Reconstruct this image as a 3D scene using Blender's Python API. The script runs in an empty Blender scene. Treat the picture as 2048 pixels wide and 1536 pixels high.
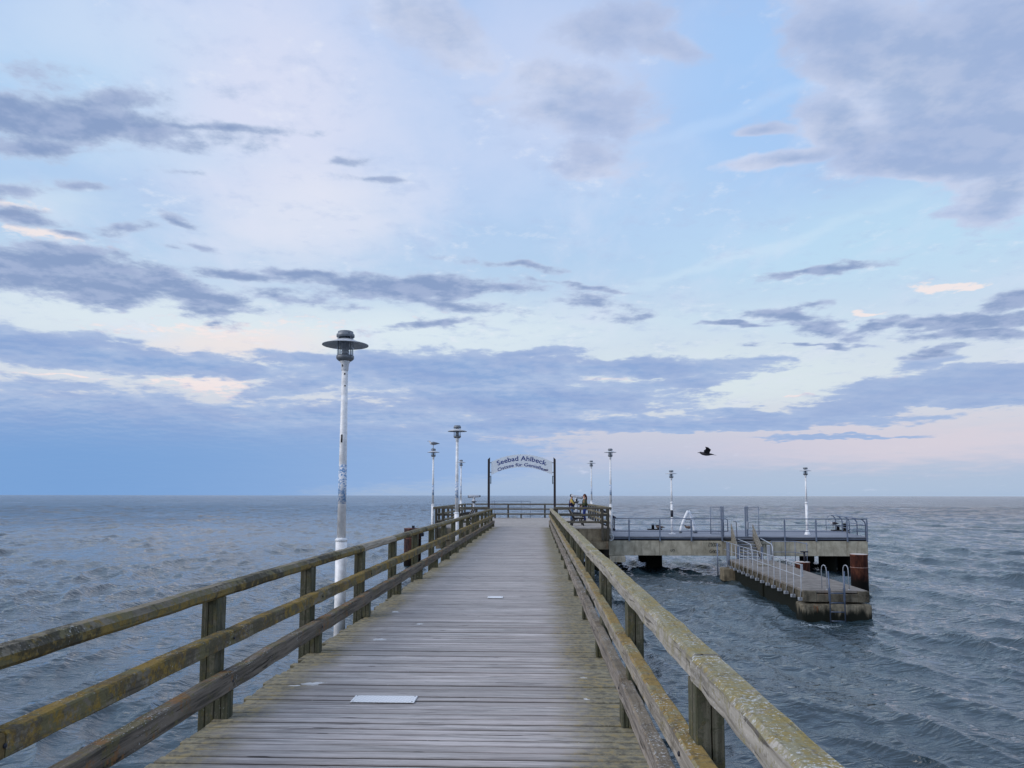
import bpy, bmesh, math, random
import numpy as np
from math import radians, sin, cos, pi, sqrt
from mathutils import Vector, Matrix

random.seed(7); RNG = np.random.default_rng(11)
S = bpy.context.scene
COL = S.collection

# ------------------------------------------------------------------ camera
cam_d = bpy.data.cameras.new('camera'); cam = bpy.data.objects.new('camera', cam_d); COL.objects.link(cam)
cam_d.sensor_width = 36; cam_d.lens = 36 * 1500 / 2048; cam_d.shift_y = 92 / 2048
cam_d.clip_start = 0.05; cam_d.clip_end = 60000
cam.matrix_world = (Matrix.Translation((0, 0, 1.65)) @ Matrix.Rotation(radians(1.95), 4, 'Z')
                    @ Matrix.Rotation(radians(95.0), 4, 'X') @ Matrix.Rotation(radians(0.084), 4, 'Z'))
S.camera = cam
S.view_settings.view_transform = 'Standard'; S.view_settings.look = 'None'
S.view_settings.exposure = 0.12; S.view_settings.gamma = 1.0; S.view_settings.use_curve_mapping = False

def lin(c):
    return tuple(((v / 255) / 12.92 if v / 255 <= .04045 else ((v / 255 + .055) / 1.055) ** 2.4) for v in c) + (1.0,)

# ------------------------------------------------------------------ node helper
class G:
    def __init__(s, tree): s.t = tree; s.n = tree.nodes; s.l = tree.links; s.n.clear()
    def a(s, typ, props=None, ins=None):
        n = s.n.new(typ)
        for k, v in (props or {}).items(): setattr(n, k, v)
        for k, v in (ins or {}).items():
            i = n.inputs[k]
            if isinstance(v, bpy.types.NodeSocket): s.l.new(v, i)
            else: i.default_value = v
        return n
    def m(s, op, a, b=None, c=None, clamp=False):
        ins = {0: a}
        if b is not None: ins[1] = b
        if c is not None: ins[2] = c
        return s.a('ShaderNodeMath', {'operation': op, 'use_clamp': clamp}, ins).outputs[0]
    def v(s, op, a, b=None):
        ins = {0: a}
        if b is not None: ins[1] = b
        n = s.a('ShaderNodeVectorMath', {'operation': op}, ins)
        return n.outputs['Value'] if op in ('LENGTH', 'DOT_PRODUCT', 'DISTANCE') else n.outputs[0]
    def ss(s, x, lo, hi, o0=0.0, o1=1.0, smooth=True):
        return s.a('ShaderNodeMapRange', {'interpolation_type': 'SMOOTHSTEP' if smooth else 'LINEAR'},
                   {0: x, 1: lo, 2: hi, 3: o0, 4: o1}).outputs[0]
    def mix(s, f, a, b, mode='MIX'):
        n = s.a('ShaderNodeMix', {'data_type': 'RGBA', 'blend_type': mode})
        for i, v in ((0, f), (6, a), (7, b)):
            if isinstance(v, bpy.types.NodeSocket): s.l.new(v, n.inputs[i])
            else: n.inputs[i].default_value = v
        return n.outputs[2]
    def noise(s, vec, scale, detail=6, rough=.55, dist=0.0, col=False):
        n = s.a('ShaderNodeTexNoise', {}, {'Vector': vec, 'Scale': scale, 'Detail': detail, 'Roughness': rough, 'Distortion': dist})
        return n.outputs['Color' if col else 0]
    def mapping(s, vec, loc=(0, 0, 0), rot=(0, 0, 0), scale=(1, 1, 1), typ='POINT'):
        return s.a('ShaderNodeMapping', {'vector_type': typ}, {'Vector': vec, 'Location': loc, 'Rotation': rot, 'Scale': scale}).outputs[0]
    def ramp(s, f, stops):
        n = s.a('ShaderNodeValToRGB', {}, {0: f}); e = n.color_ramp.elements
        while len(e) < len(stops): e.new(.5)
        for i, (p, c) in enumerate(stops): e[i].position = p; e[i].color = c
        return n.outputs[0]

# ------------------------------------------------------------------ world: evening sky with cloud fields (degrees of azimuth / elevation)
SKY_A=[(-34.09,23.71,13.57,1.48,7.9,1.0),(-35.97,21.95,3.67,0.95,4.9,0.8),(-24.71,25.01,7.57,0.41,3.7,0.7),(-30.9,25.46,5.57,0.74,10.3,0.5),(-35.92,25.84,3.76,0.71,10.0,0.25),(-36.37,19.27,3.36,0.6,10.0,0.75),(-33.03,20.27,1.57,0.49,7.0,0.65),(-35.73,17.59,3.33,0.62,-0.1,0.85),(-33.17,17.13,1.9,0.38,-6.7,0.6),(-29.46,18.05,2.3,0.45,14.9,0.75),(-26.13,18.93,1.22,0.31,-12.6,0.55),(-26.23,17.19,1.25,0.3,7.3,0.6),(-24.41,17.42,1.48,0.31,-8.4,0.5),(-35.02,14.52,6.81,1.63,5.7,1.15),(-31.85,14.03,6.91,1.56,2.3,1.1),(-28.53,14.63,4.53,1.34,-1.5,0.95),(-24.95,13.84,3.66,1.46,-10.0,1.0),(-22.48,15.82,4.21,0.7,-0.4,0.95),(-18.45,16.18,4.01,0.57,-1.3,0.95),(-14.41,15.86,4.99,0.58,-1.4,0.95),(-9.49,15.65,8.98,1.17,-1.8,1.15),(-4.46,15.74,5.66,0.44,-1.2,0.8),(-7.55,14.57,6.46,0.52,-4.3,0.5),(-30.6,12.88,2.02,0.4,1.4,0.6),(-24.08,12.99,1.35,0.31,5.2,0.6),(-24.05,12.19,0.68,0.21,15.2,0.5),(-19.47,14.5,5.14,0.5,-3.6,0.5),(-34.21,15.12,1.89,0.38,3.6,0.5),(-8.11,12.89,4.73,0.41,3.4,0.75),(-1.73,17.23,3.94,0.29,-3.7,0.55),(2.94,15.78,4.77,0.18,-3.1,0.5),(4.47,14.5,3.45,0.66,-9.1,0.5),(6.75,13.5,2.55,0.44,-1.9,0.5),(-15.16,24.27,1.69,0.3,9.5,0.55),(-13.06,23.3,1.91,0.24,-1.2,0.5),(-25.94,22.28,2.22,0.32,4.2,0.45),(21.65,15.86,4.41,0.31,-1.3,0.8),(18.36,12.85,3.07,0.56,-4.5,0.95),(14.68,12.5,2.8,0.22,-3.5,0.8),(21.02,11.83,3.73,0.69,-13.1,0.95),(24.54,11.68,2.78,0.41,3.1,0.85),(20.74,13.42,1.85,0.28,3.1,0.7),(20.65,10.74,3.72,0.17,-7.4,0.7),(15.53,10.97,1.98,0.25,-6.3,0.35),(31.26,11.27,4.56,0.76,2.3,1.1),(32.66,12.34,2.35,0.94,13.2,1.1),(27.58,11.5,1.98,0.4,-1.8,0.95),(30.11,10.38,4.71,0.58,-6.2,0.9),(27.05,9.57,2.19,0.33,3.9,0.8)]
SKY_B=[(-36.64,9.42,12.35,1.32,0.4,1.0),(-29.53,9.07,10.21,1.01,0.3,1.0),(-23.77,8.8,8.19,0.78,-1.8,0.9),(-18.28,10.08,3.99,0.51,3.0,0.7),(-37.33,2.63,28.81,4.66,-3.0,1.3),(-27.77,3.78,19.45,3.43,-5.9,1.2),(-17.04,3.33,19.8,3.31,-2.1,0.9),(-6.73,9.35,14.09,1.89,-1.1,1.1),(-0.95,7.29,14.13,1.6,-0.0,1.0),(8.21,9.44,10.44,0.82,2.4,1.0),(10.42,8.44,5.76,0.6,6.4,0.7),(-17.16,8.12,5.24,0.95,10.4,0.8),(-0.95,10.9,5.19,0.45,-0.1,0.8),(16.2,9.78,2.74,0.18,1.1,0.7),(-14.21,5.99,14.31,1.12,1.4,0.7),(28.55,7.16,8.66,1.25,0.6,1.1),(26.87,8.95,1.99,0.54,6.5,0.9),(31.1,7.93,4.88,0.83,-5.0,1.0),(23.71,6.2,6.3,0.9,6.0,1.0),(13.26,5.29,17.49,0.55,-0.3,1.1),(4.01,5.44,11.02,0.84,-2.5,1.0),(-2.87,5.38,11.13,0.99,-2.8,0.8),(21.09,4.21,5.45,0.21,1.6,0.8),(31.01,5.85,4.86,0.45,-3.7,0.9),(15.75,5.88,7.81,0.44,-3.8,0.9)]
SKY_C=[(28.32,27.42,9.52,3.29,-22.0,1.2),(31.59,23.17,8.53,3.35,-23.0,1.2),(24.05,30.37,4.7,1.75,-3.3,1.05),(23.15,24.92,3.45,1.76,-36.3,0.8),(29.2,21.31,6.43,0.89,-19.3,1.0),(31.65,19.14,2.67,1.41,22.5,0.9),(33.78,27.9,6.19,3.17,-16.4,1.1),(30.77,18.24,1.85,0.44,2.4,0.6),(3.03,28.98,3.99,1.43,-10.1,0.38),(1.04,28.24,2.23,0.71,-1.2,0.5),(4.98,27.46,3.52,0.84,-6.1,0.55),(9.34,31.68,2.59,0.67,-20.4,0.42),(4.65,32.91,3.11,1.19,-3.0,0.34),(5.35,24.97,1.75,0.87,-2.7,0.3),(17.36,25.67,1.78,0.29,-3.3,0.5),(19.05,23.68,5.0,0.39,-0.5,0.5),(-8.96,33.16,5.05,1.45,-16.0,0.48)]
SKY_D=[(28.56,13.9,2.45,0.29,-5.5,0.9),(30.12,13.59,1.56,0.19,7.9,0.6),(24.26,12.49,1.6,0.23,-11.2,0.65),(-1.14,4.77,3.22,0.27,2.0,0.9),(1.54,6.14,1.71,0.27,-0.3,0.6),(25.48,7.94,0.76,0.4,29.2,0.6),(19.37,7.18,1.5,0.21,-2.7,0.45),(-23.4,7.83,4.49,0.71,1.0,0.75),(-22.03,7.18,3.05,0.36,6.9,0.6),(-16.82,8.87,1.62,0.33,12.6,0.5),(-33.85,7.75,4.37,0.13,1.4,0.6),(4.8,8.57,2.98,0.34,-0.9,0.6),(0.59,9.38,3.88,0.3,-2.3,0.6),(-6.71,6.5,6.41,0.23,0.6,0.4),(31.03,6.43,2.44,0.16,-8.7,0.45),(10.37,5.58,12.27,0.3,0.9,0.5),(-34.86,16.83,3.37,0.69,-5.4,0.55),(-23.2,11.73,8.32,0.91,4.5,0.25),(-36.3,18.14,2.69,0.61,0.4,0.3)]
SKY_V=[(-19.86,26.92,14.75,12.5,-10.4,0.85,(217,222,240)),(0.64,29.05,13.31,9.53,-1.0,0.65,(205,215,239)),(-16.74,20.34,9.97,4.42,14.2,0.5,(228,231,240)),(-33.4,27.06,10.76,5.61,13.9,0.5,(189,220,242)),(16.36,27.84,9.44,7.88,-24.2,0.6,(161,200,243)),(24.45,17.37,17.5,4.3,0.5,0.45,(191,226,242)),(9.9,20.95,15.98,5.53,-3.8,0.35,(183,213,243)),(-32.06,29.91,11.48,3.27,14.0,0.5,(203,218,240)),(-23.21,12.08,26.14,2.64,1.3,0.6,(225,236,238)),(-4.83,12.76,18.03,2.62,-2.2,0.55,(217,232,238)),(-22.15,10.75,7.65,1.6,3.9,0.7,(238,226,222)),(14.05,8.5,16.66,3.29,0.8,0.6,(215,230,232)),(25.46,3.46,17.54,2.03,-1.6,0.75,(217,208,216)),(8.49,3.43,20.49,2.25,-0.5,0.5,(193,196,216)),(23.82,0.59,24.08,1.71,-0.2,0.5,(175,194,214)),(-2.86,0.99,17.76,1.9,0.1,0.45,(161,188,220)),(-6.87,24.37,8.78,8.12,1.9,0.3,(193,212,240)),(-35.51,18.61,6.25,1.81,11.4,0.4,(218,232,240)),(14.25,17.13,16.64,0.5,11.2,0.35,(208,228,242)),(15.6,27.01,12.73,0.54,14.4,0.35,(188,214,245)),(17.66,12.62,11.58,1.41,-4.2,0.3,(203,228,238)),(-28.58,23.03,10.71,1.87,6.4,0.3,(189,218,240))]

W = bpy.data.worlds.new('World'); S.world = W; W.use_nodes = True
g = G(W.node_tree)
SUN_EL, SUN_AZ = 32.0, -110.0
d = g.a('ShaderNodeTexCoord').outputs['Generated']
d = g.v('NORMALIZE', d)
xyz = g.a('ShaderNodeSeparateXYZ', {}, {0: d})
X_, Y_, Z_ = xyz.outputs
az = g.m('MULTIPLY', g.m('ARCTAN2', X_, Y_), 180 / pi)
el = g.m('MULTIPLY', g.m('ARCSINE', Z_), 180 / pi)
zc = g.m('ADD', g.m('MAXIMUM', Z_, 0.0), .12)
pc = g.a('ShaderNodeCombineXYZ', {}, {0: g.m('DIVIDE', X_, zc), 1: g.m('DIVIDE', Y_, zc), 2: 0.0}).outputs[0]
ae = g.a('ShaderNodeCombineXYZ', {}, {0: az, 1: el, 2: 0.0}).outputs[0]
warp = g.noise(pc, 1.8, 2, .5, 0, True)
wv = g.v('MULTIPLY', g.v('SUBTRACT', warp, (.5, .5, .5)), (5.0, 1.3, 0.0))
warp2 = g.noise(pc, 8.0, 2, .5, 0, True)
wv2 = g.v('MULTIPLY', g.v('SUBTRACT', warp2, (.5, .5, .5)), (2.4, .9, 0.0))
aw = g.v('ADD', g.v('ADD', ae, wv), wv2)
n1 = g.m('SUBTRACT', g.noise(pc, 4.6, 7, .60, .3), .5)
n2 = g.m('SUBTRACT', g.noise(g.v('ADD', pc, (3.1, 7.7, 0)), 15.0, 6, .62), .5)
n3 = g.noise(g.v('ADD', pc, (13.1, 2.7, 0)), 2.6, 3, .5)
# the same field looked up a little towards the light: relief on the clouds
relief = g.m('SUBTRACT', g.noise(pc, 7.5, 4, .6), g.noise(g.v('ADD', pc, (-.03, .045, 0)), 7.5, 4, .6))
out_view = g.m('MAXIMUM', g.ss(g.m('ABSOLUTE', az), 42, 60), g.ss(el, 40, 52))
lowfade = g.ss(el, 2.0, 6.5)

def rot2(p, deg):
    t = radians(-deg); return (p[0] * cos(t) - p[1] * sin(t), p[0] * sin(t) + p[1] * cos(t), 0)
FR = {0: aw}
def frame(deg):
    k = int(round(deg / 6.0)) * 6
    if k not in FR:
        FR[k] = g.a('ShaderNodeVectorRotate', {'rotation_type': 'Z_AXIS'}, {'Vector': aw, 'Center': (0, 0, 0), 'Angle': radians(-k)}).outputs[0]
    return FR[k], k
last = [None]
def ell(e, k, p, grow=1.0):
    c = rot2(e, k); rx, ry = max(e[2], .3) * grow, max(e[3], .12) * grow
    return g.v('LENGTH', g.a('ShaderNodeVectorMath', {'operation': 'MULTIPLY_ADD'}, {0: p, 1: (1 / rx, 1 / ry, 0), 2: (-c[0] / rx, -c[1] / ry, 0)}).outputs[0])
def chained(p):
    # lets the long lists run one batch after another, so they fit the shader stack
    if last[0] is None: return p
    return g.a('ShaderNodeVectorMath', {'operation': 'MULTIPLY_ADD'}, {0: last[0], 1: (1e-7, 1e-7, 1e-7), 2: p}).outputs[0]
def field(tab, base, gain=1.25):
    cur = base; tab = sorted(tab, key=lambda e: round(e[4] / 6.0)); prevk = None; cnt = 0
    for e in tab:
        f_, k = frame(e[4])
        if k != prevk or cnt % 6 == 0: p = chained(f_); prevk = k; cnt = 0
        cnt += 1
        q = ell(e, k, p)
        am = e[5] * gain
        cur = g.m('MAXIMUM', cur, g.m('MULTIPLY_ADD', q, -am, am)); last[0] = cur
    return cur
sky_n = g.a('ShaderNodeTexSky', {'sky_type': 'NISHITA', 'sun_disc': False, 'sun_elevation': radians(SUN_EL),
                                'sun_rotation': radians(SUN_AZ), 'air_density': 1.0, 'dust_density': 1.0, 'ozone_density': 2.0})
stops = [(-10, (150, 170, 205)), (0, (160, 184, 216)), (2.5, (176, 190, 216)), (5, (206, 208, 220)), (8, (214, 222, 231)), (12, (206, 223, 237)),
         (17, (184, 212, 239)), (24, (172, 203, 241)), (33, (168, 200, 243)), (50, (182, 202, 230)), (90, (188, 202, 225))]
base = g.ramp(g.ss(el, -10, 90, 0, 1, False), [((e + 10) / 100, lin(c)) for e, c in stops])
base = g.mix(.10, base, g.mix(1.0, sky_n.outputs[0], (.1, .1, .1, 1), 'MULTIPLY'))
for e in SKY_V:
    f_, k = frame(e[4])
    q = g.m('ADD', ell(e, k, chained(f_)), g.m('MULTIPLY', n1, .6)); last[0] = q
    base = g.mix(g.ss(q, 1.15, .15, 0, e[5]), base, lin(e[6]))
# thin high veil texture
base = g.mix(g.ss(g.noise(g.mapping(pc, (0, 0, 0), (0, 0, .6), (1, .45, 1)), 3.2, 5, .62), g.ss(el, 4, 10, .62, .48), .75, 0, .4), base, lin((218, 224, 242)))
# faint broken shading all over the high layer
base = g.mix(g.ss(g.m('MULTIPLY_ADD', n2, 1.4, n1), .0, .42, 0, g.ss(el, 5, 11, 0, .38)), base, lin((176, 194, 226)))
base = g.mix(g.ss(g.m('MULTIPLY_ADD', n2, -1.2, n1), .08, .42, 0, g.ss(el, 5, 11, .1, .5)), base, lin((228, 233, 243)))
# bright peach wisps
fD = g.m('ADD', field(SKY_D, -1.0), g.m('MULTIPLY_ADD', n2, 2.6, g.m('MULTIPLY', n1, 1.2)))
base = g.mix(g.ss(fD, .02, .6, 0, .9), base, g.mix(g.ss(el, 3, 9), lin((240, 208, 208)), lin((240, 230, 228))))
# upper right cumulus bank
fC = g.m('ADD', field(SKY_C, g.m('MULTIPLY_ADD', out_view, .75, -1.0), 1.0), g.m('MULTIPLY_ADD', n1, 1.5, g.m('MULTIPLY_ADD', n2, .8, .40)))
cC = g.mix(g.ss(fC, .05, 1.1), lin((204, 215, 238)), lin((160, 180, 213)))
cC = g.mix(g.ss(relief, -.16, .12, .38, 0), cC, lin((214, 219, 234)))
cC = g.mix(g.ss(n3, .35, .62, 0, .5), cC, lin((148, 170, 210)))
base = g.mix(g.ss(fC, .0, .45, 0, .94), base, cC)
# blue cloud banks low over the sea
fB = g.m('ADD', field(SKY_B, g.m('MULTIPLY_ADD', out_view, .75, -1.0), 1.1), g.m('MULTIPLY_ADD', g.m('MULTIPLY_ADD', n1, 1.3, g.m('MULTIPLY', n2, .85)), g.ss(el, 1.5, 6.5, .2, 1), .12))
cB = g.mix(g.ss(fB, .1, 1.1), lin((172, 191, 221)), lin((134, 165, 210)))
cB = g.mix(g.ss(relief, -.16, .12, .35, 0), cB, lin((178, 194, 222)))
cB = g.mix(g.ss(n3, .4, .65, 0, .4), cB, lin((134, 157, 204)))
smooth_low = g.mix(g.ss(az, -34, 2), lin((114, 158, 210)), lin((146, 177, 219)))
cB = g.mix(g.ss(el, 2.5, 6.5, .92, 0), cB, smooth_low)
cB = g.mix(g.ss(az, 0, 26, 0, .45), cB, lin((160, 180, 214)))
base = g.mix(g.ss(fB, .0, .40, 0, .95), base, cB)
# darker broken stratocumulus
fA = g.m('ADD', field(SKY_A, g.m('MULTIPLY_ADD', out_view, .65, -1.0), 1.35), g.m('MULTIPLY_ADD', n1, 2.3, g.m('MULTIPLY_ADD', n2, 1.6, .22)))
cA = g.mix(g.ss(fA, .05, 1.2), lin((186, 202, 225)), lin((133, 155, 193)))
cA = g.mix(g.ss(relief, -.15, .1, .45, 0), cA, lin((180, 193, 221)))
base = g.mix(g.ss(fA, .0, .75, 0, .95), base, cA)
base = g.mix(g.ss(el, -.2, -1.5), base, lin((70, 90, 115)))
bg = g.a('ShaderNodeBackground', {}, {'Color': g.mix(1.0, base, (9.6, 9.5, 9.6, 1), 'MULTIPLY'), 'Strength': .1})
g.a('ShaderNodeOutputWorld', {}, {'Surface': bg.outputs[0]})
W.cycles.sampling_method = 'MANUAL'; W.cycles.sample_map_resolution = 512

# ------------------------------------------------------------------ sun, low and veiled, off to the left
sl = bpy.data.lights.new('sun', 'SUN'); sl.energy = 1.5; sl.angle = radians(40); sl.color = (1, .93, .86)
so = bpy.data.objects.new('sun', sl); COL.objects.link(so)
_a, _e = radians(SUN_AZ), radians(SUN_EL)
so.rotation_euler = Vector((sin(_a) * cos(_e), cos(_a) * cos(_e), sin(_e))).to_track_quat('Z', 'Y').to_euler()

# ------------------------------------------------------------------ object helpers
def tag(o, label=None, cat=None, group=None, kind=None):
    if label: o['label'] = label
    if cat: o['category'] = cat
    if group: o['group'] = group
    if kind: o['kind'] = kind
    return o
def empty(name, loc=(0, 0, 0), rz=0.0, **k):
    o = bpy.data.objects.new(name, None); COL.objects.link(o); o.location = loc; o.rotation_euler = (0, 0, rz)
    o.empty_display_size = .2
    return tag(o, **k)
def link(name, me, mat=None, parent=None, loc=None, rot=None):
    o = bpy.data.objects.new(name, me); COL.objects.link(o)
    if mat is not None and not me.materials: me.materials.append(mat)
    if parent: o.parent = parent
    if loc is not None: o.location = loc
    if rot is not None: o.rotation_euler = rot
    return o
def copy_tree(o, parent=None):
    c = o.copy(); COL.objects.link(c); c.parent = parent
    for ch in list(o.children): copy_tree(ch, c)
    return c

class MB:
    """collects verts and faces for one mesh object"""
    def __init__(s): s.v = []; s.f = []; s.smooth = []
    def add(s, vs, fs, sm=False, M=None):
        n = len(s.v)
        for p in vs:
            s.v.append(tuple(M @ Vector(p)) if M is not None else tuple(p))
        for f in fs: s.f.append(tuple(i + n for i in f)); s.smooth.append(sm)
        return s
    def box(s, x0, x1, y0, y1, z0, z1, M=None):
        return s.add([(x0, y0, z0), (x1, y0, z0), (x1, y1, z0), (x0, y1, z0), (x0, y0, z1), (x1, y0, z1), (x1, y1, z1), (x0, y1, z1)],
                     [(3, 2, 1, 0), (4, 5, 6, 7), (0, 1, 5, 4), (1, 2, 6, 5), (2, 3, 7, 6), (3, 0, 4, 7)], M=M)
    def prism(s, prof, length_pts, cap=True, sm=False, M=None):
        """profile (x,z) list swept along Y stations [(y, dx, dz, scale)]"""
        vs = []; k = len(prof)
        for (y, dx, dz, sc) in length_pts:
            cx = sum(p[0] for p in prof) / k; cz = sum(p[1] for p in prof) / k
            for (x, z) in prof: vs.append((cx + (x - cx) * sc + dx, y, cz + (z - cz) * sc + dz))
        fs = []
        for i in range(len(length_pts) - 1):
            for j in range(k):
                a, b = i * k + j, i * k + (j + 1) % k
                fs.append((a, b, b + k, a + k))
        if cap: fs += [tuple(range(k))[::-1], tuple(range((len(length_pts) - 1) * k, len(length_pts) * k))]
        return s.add(vs, fs, sm, M)
    def lathe(s, prof, seg=20, M=None, sm=True, c=(0, 0, 0)):
        vs = []; fs = []
        for (r, z) in prof:
            for i in range(seg):
                a = 2 * pi * i / seg; vs.append((c[0] + r * cos(a), c[1] + r * sin(a), c[2] + z))
        for i in range(len(prof) - 1):
            for j in range(seg):
                a, b = i * seg + j, i * seg + (j + 1) % seg
                fs.append((a, b, b + seg, a + seg))
        if prof[0][0] > 1e-4: fs.append(tuple(range(seg))[::-1])
        if prof[-1][0] > 1e-4: fs.append(tuple(range((len(prof) - 1) * seg, len(prof) * seg)))
        return s.add(vs, fs, sm, M)
    def tube(s, pts, r, seg=8, sm=True, flat=1.0):
        pts = [Vector(p) for p in pts]; rs = r if isinstance(r, (list, tuple)) else [r] * len(pts)
        vs = []; fs = []; up = None
        for i, p in enumerate(pts):
            t = (pts[min(i + 1, len(pts) - 1)] - pts[max(i - 1, 0)]).normalized()
            if up is None:
                up = Vector((0, 0, 1)) if abs(t.z) < .9 else Vector((0, 1, 0))
            u = t.cross(up).normalized(); w = u.cross(t).normalized(); up = w
            for j in range(seg):
                a = 2 * pi * j / seg; vs.append(p + (u * cos(a) + w * sin(a) * flat) * rs[i])
        for i in range(len(pts) - 1):
            for j in range(seg):
                a, b = i * seg + j, i * seg + (j + 1) % seg
                fs.append((a, b, b + seg, a + seg))
        fs += [tuple(range(seg))[::-1], tuple(range((len(pts) - 1) * seg, len(pts) * seg))]
        return s.add(vs, fs, sm)
    def beam(s, a, b, w, h):
        """square bar from a to b"""
        a, b = Vector(a), Vector(b); t = (b - a); L = t.length; q = t.to_track_quat('Y', 'Z')
        return s.box(-w / 2, w / 2, 0, L, -h / 2, h / 2, Matrix.Translation(a) @ q.to_matrix().to_4x4())
    def mesh(s, name, bevel=0.0, bseg=1):
        me = bpy.data.meshes.new(name); me.from_pydata(s.v, [], s.f)
        me.polygons.foreach_set('use_smooth', s.smooth); me.update()
        bm = bmesh.new(); bm.from_mesh(me)
        bmesh.ops.recalc_face_normals(bm, faces=bm.faces)
        if bevel > 0:
            bmesh.ops.bevel(bm, geom=[e for e in bm.edges if e.calc_face_angle(0) > .6], offset=bevel, segments=bseg, profile=.6, affect='EDGES')
        bm.to_mesh(me); bm.free(); me.update()
        return me
    def build(s, name, mat, parent=None, bevel=0.0, loc=None, rot=None, bseg=1):
        return link(name, s.mesh(name, bevel, bseg), mat, parent, loc, rot)

# ------------------------------------------------------------------ materials
def new_mat(name):
    m = bpy.data.materials.new(name); m.use_nodes = True; return m, G(m.node_tree)
def finish(gg, col, rough=.8, bump=None, bstr=.4, bdist=.004, metal=0.0, spec=.3, **extra):
    ins = {'Base Color': col, 'Roughness': rough, 'Metallic': metal, 'Specular IOR Level': spec}; ins.update(extra)
    p = gg.a('ShaderNodeBsdfPrincipled', {}, ins)
    if bump is not None:
        b = gg.a('ShaderNodeBump', {}, {'Height': bump, 'Strength': bstr, 'Distance': bdist}); gg.l.new(b.outputs[0], p.inputs['Normal'])
    gg.a('ShaderNodeOutputMaterial', {}, {'Surface': p.outputs[0]})
    return p
def coords(gg, per_object=True):
    c = gg.a('ShaderNodeTexCoord').outputs['Object']
    if per_object:
        r = gg.a('ShaderNodeObjectInfo').outputs['Random']
        off = gg.a('ShaderNodeCombineXYZ', {}, {0: gg.m('MULTIPLY', r, 37.0), 1: gg.m('MULTIPLY', r, 91.0), 2: gg.m('MULTIPLY', r, 53.0)}).outputs[0]
        return c, gg.v('ADD', c, off), r
    return c, c, None

def wood(name, base, dark, axis='Y', lichen=(), top_pale=None, white=0.0, vary=.25, rough=.9, dark_front=None):
    """weathered timber: grain along axis, lichen=[(colour, scale, threshold, amount, topbias)]"""
    m, q = new_mat(name); c0, c, r = coords(q)
    st = {'X': (1.2, 26, 26), 'Y': (26, 1.2, 26), 'Z': (26, 26, 1.2)}[axis]
    gr = q.noise(q.mapping(c, scale=st), 1.6, 8, .7, .4)
    st2 = {'X': (.5, 9, 9), 'Y': (9, .5, 9), 'Z': (9, 9, .5)}[axis]
    gr2 = q.noise(q.mapping(c, scale=st2), 2.0, 5, .6, .8)
    f = q.m('MULTIPLY', q.m('ADD', gr, gr2), .5)
    col = q.mix(q.ss(f, .36, .62), lin(dark), lin(base))
    crack = q.ss(q.noise(q.mapping(c, scale=tuple(v * 1.7 for v in st2)), 3.0, 2, .4, .3), .36, .30)
    col = q.mix(q.m('MULTIPLY', crack, .7), col, lin(tuple(v * .3 for v in dark)))
    if r is not None: col = q.mix(q.m('MULTIPLY', q.m('ABSOLUTE', q.m('SUBTRACT', r, .5)), 2 * vary), col, lin(tuple(v * .72 for v in base)))
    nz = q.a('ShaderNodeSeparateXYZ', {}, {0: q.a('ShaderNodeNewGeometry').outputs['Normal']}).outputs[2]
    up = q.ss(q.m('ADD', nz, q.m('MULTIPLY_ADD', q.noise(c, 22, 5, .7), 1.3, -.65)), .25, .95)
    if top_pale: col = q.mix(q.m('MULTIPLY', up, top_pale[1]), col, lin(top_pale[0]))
    hl = 0.0
    for (lc, sc, th, am, tb) in lichen:
        n = q.noise(c, sc * 1.3, 8, .74, .3); n = q.m('ADD', n, q.m('MULTIPLY_ADD', q.noise(c, sc * 9, 4, .7), .45, -.15))
        if tb: n = q.m('ADD', n, q.m('MULTIPLY_ADD', up, tb, -tb * .5))
        mk = q.ss(n, th + .09, th + .17, 0, am)
        col = q.mix(mk, col, q.mix(q.noise(c, 60, 3, .7), lin(tuple(v * .62 for v in lc)), lin(tuple(min(255, v * 1.18) for v in lc))))
        hl = q.m('ADD', q.m('MULTIPLY', mk, .5), hl)
    if white:
        n = q.noise(c, 62, 5, .75, .2); n2_ = q.noise(c, 3.0, 3, .6)
        n = q.m('ADD', n, q.m('MULTIPLY_ADD', n2_, .35, -.175)); n = q.m('ADD', n, q.m('MULTIPLY_ADD', up, .05, -.03))
        col = q.mix(q.ss(n, .66 - .12 * white, .74 - .12 * white, 0, .85), col, lin((205, 208, 210)))
    bmp = q.m('ADD', q.m('ADD', f, q.m('MULTIPLY', crack, -.8)), q.m('MULTIPLY', q.noise(c, 70, 4, .7), .4))
    bmp = q.m('ADD', bmp, hl)
    finish(q, col, rough, bmp, .55, .006, 0, .2)
    return m

OCHRE = (146, 120, 56); OLIVE = (108, 103, 68); GREEN = (74, 78, 60); PALE = (160, 156, 120)
M_RAIL_L_TOP = wood('rail_wood_left_top', (134, 126, 110), (66, 63, 54), 'Y', [(OLIVE, 3.2, .42, .7, -.1), (OCHRE, 5.5, .50, .6, -.16), ((52, 52, 46), 1.3, .50, .75, 0)], ((140, 132, 118), .55), .25)
M_RAIL_L_MID = wood('rail_wood_left_middle', (140, 132, 116), (76, 70, 58), 'Y', [(OLIVE, 3.0, .42, .75, .04), (OCHRE, 2.2, .44, .8, .05), ((78, 72, 62), 2.6, .48, .6, 0)], None, .25)
M_RAIL_L_LOW = wood('rail_wood_left_low', (126, 117, 106), (66, 62, 56), 'Y', [(OLIVE, 3.0, .50, .6, .08), ((140, 100, 58), 2.0, .52, .65, .06)], None, .3)
M_RAIL_R_TOP = wood('rail_wood_right_top', (182, 177, 168), (118, 114, 106), 'Y', [((142, 136, 98), 7.5, .44, .72, .18), ((156, 136, 74), 9.0, .52, .65, .14), ((98, 94, 84), 7.0, .56, .6, 0)], None, .7)
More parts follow.
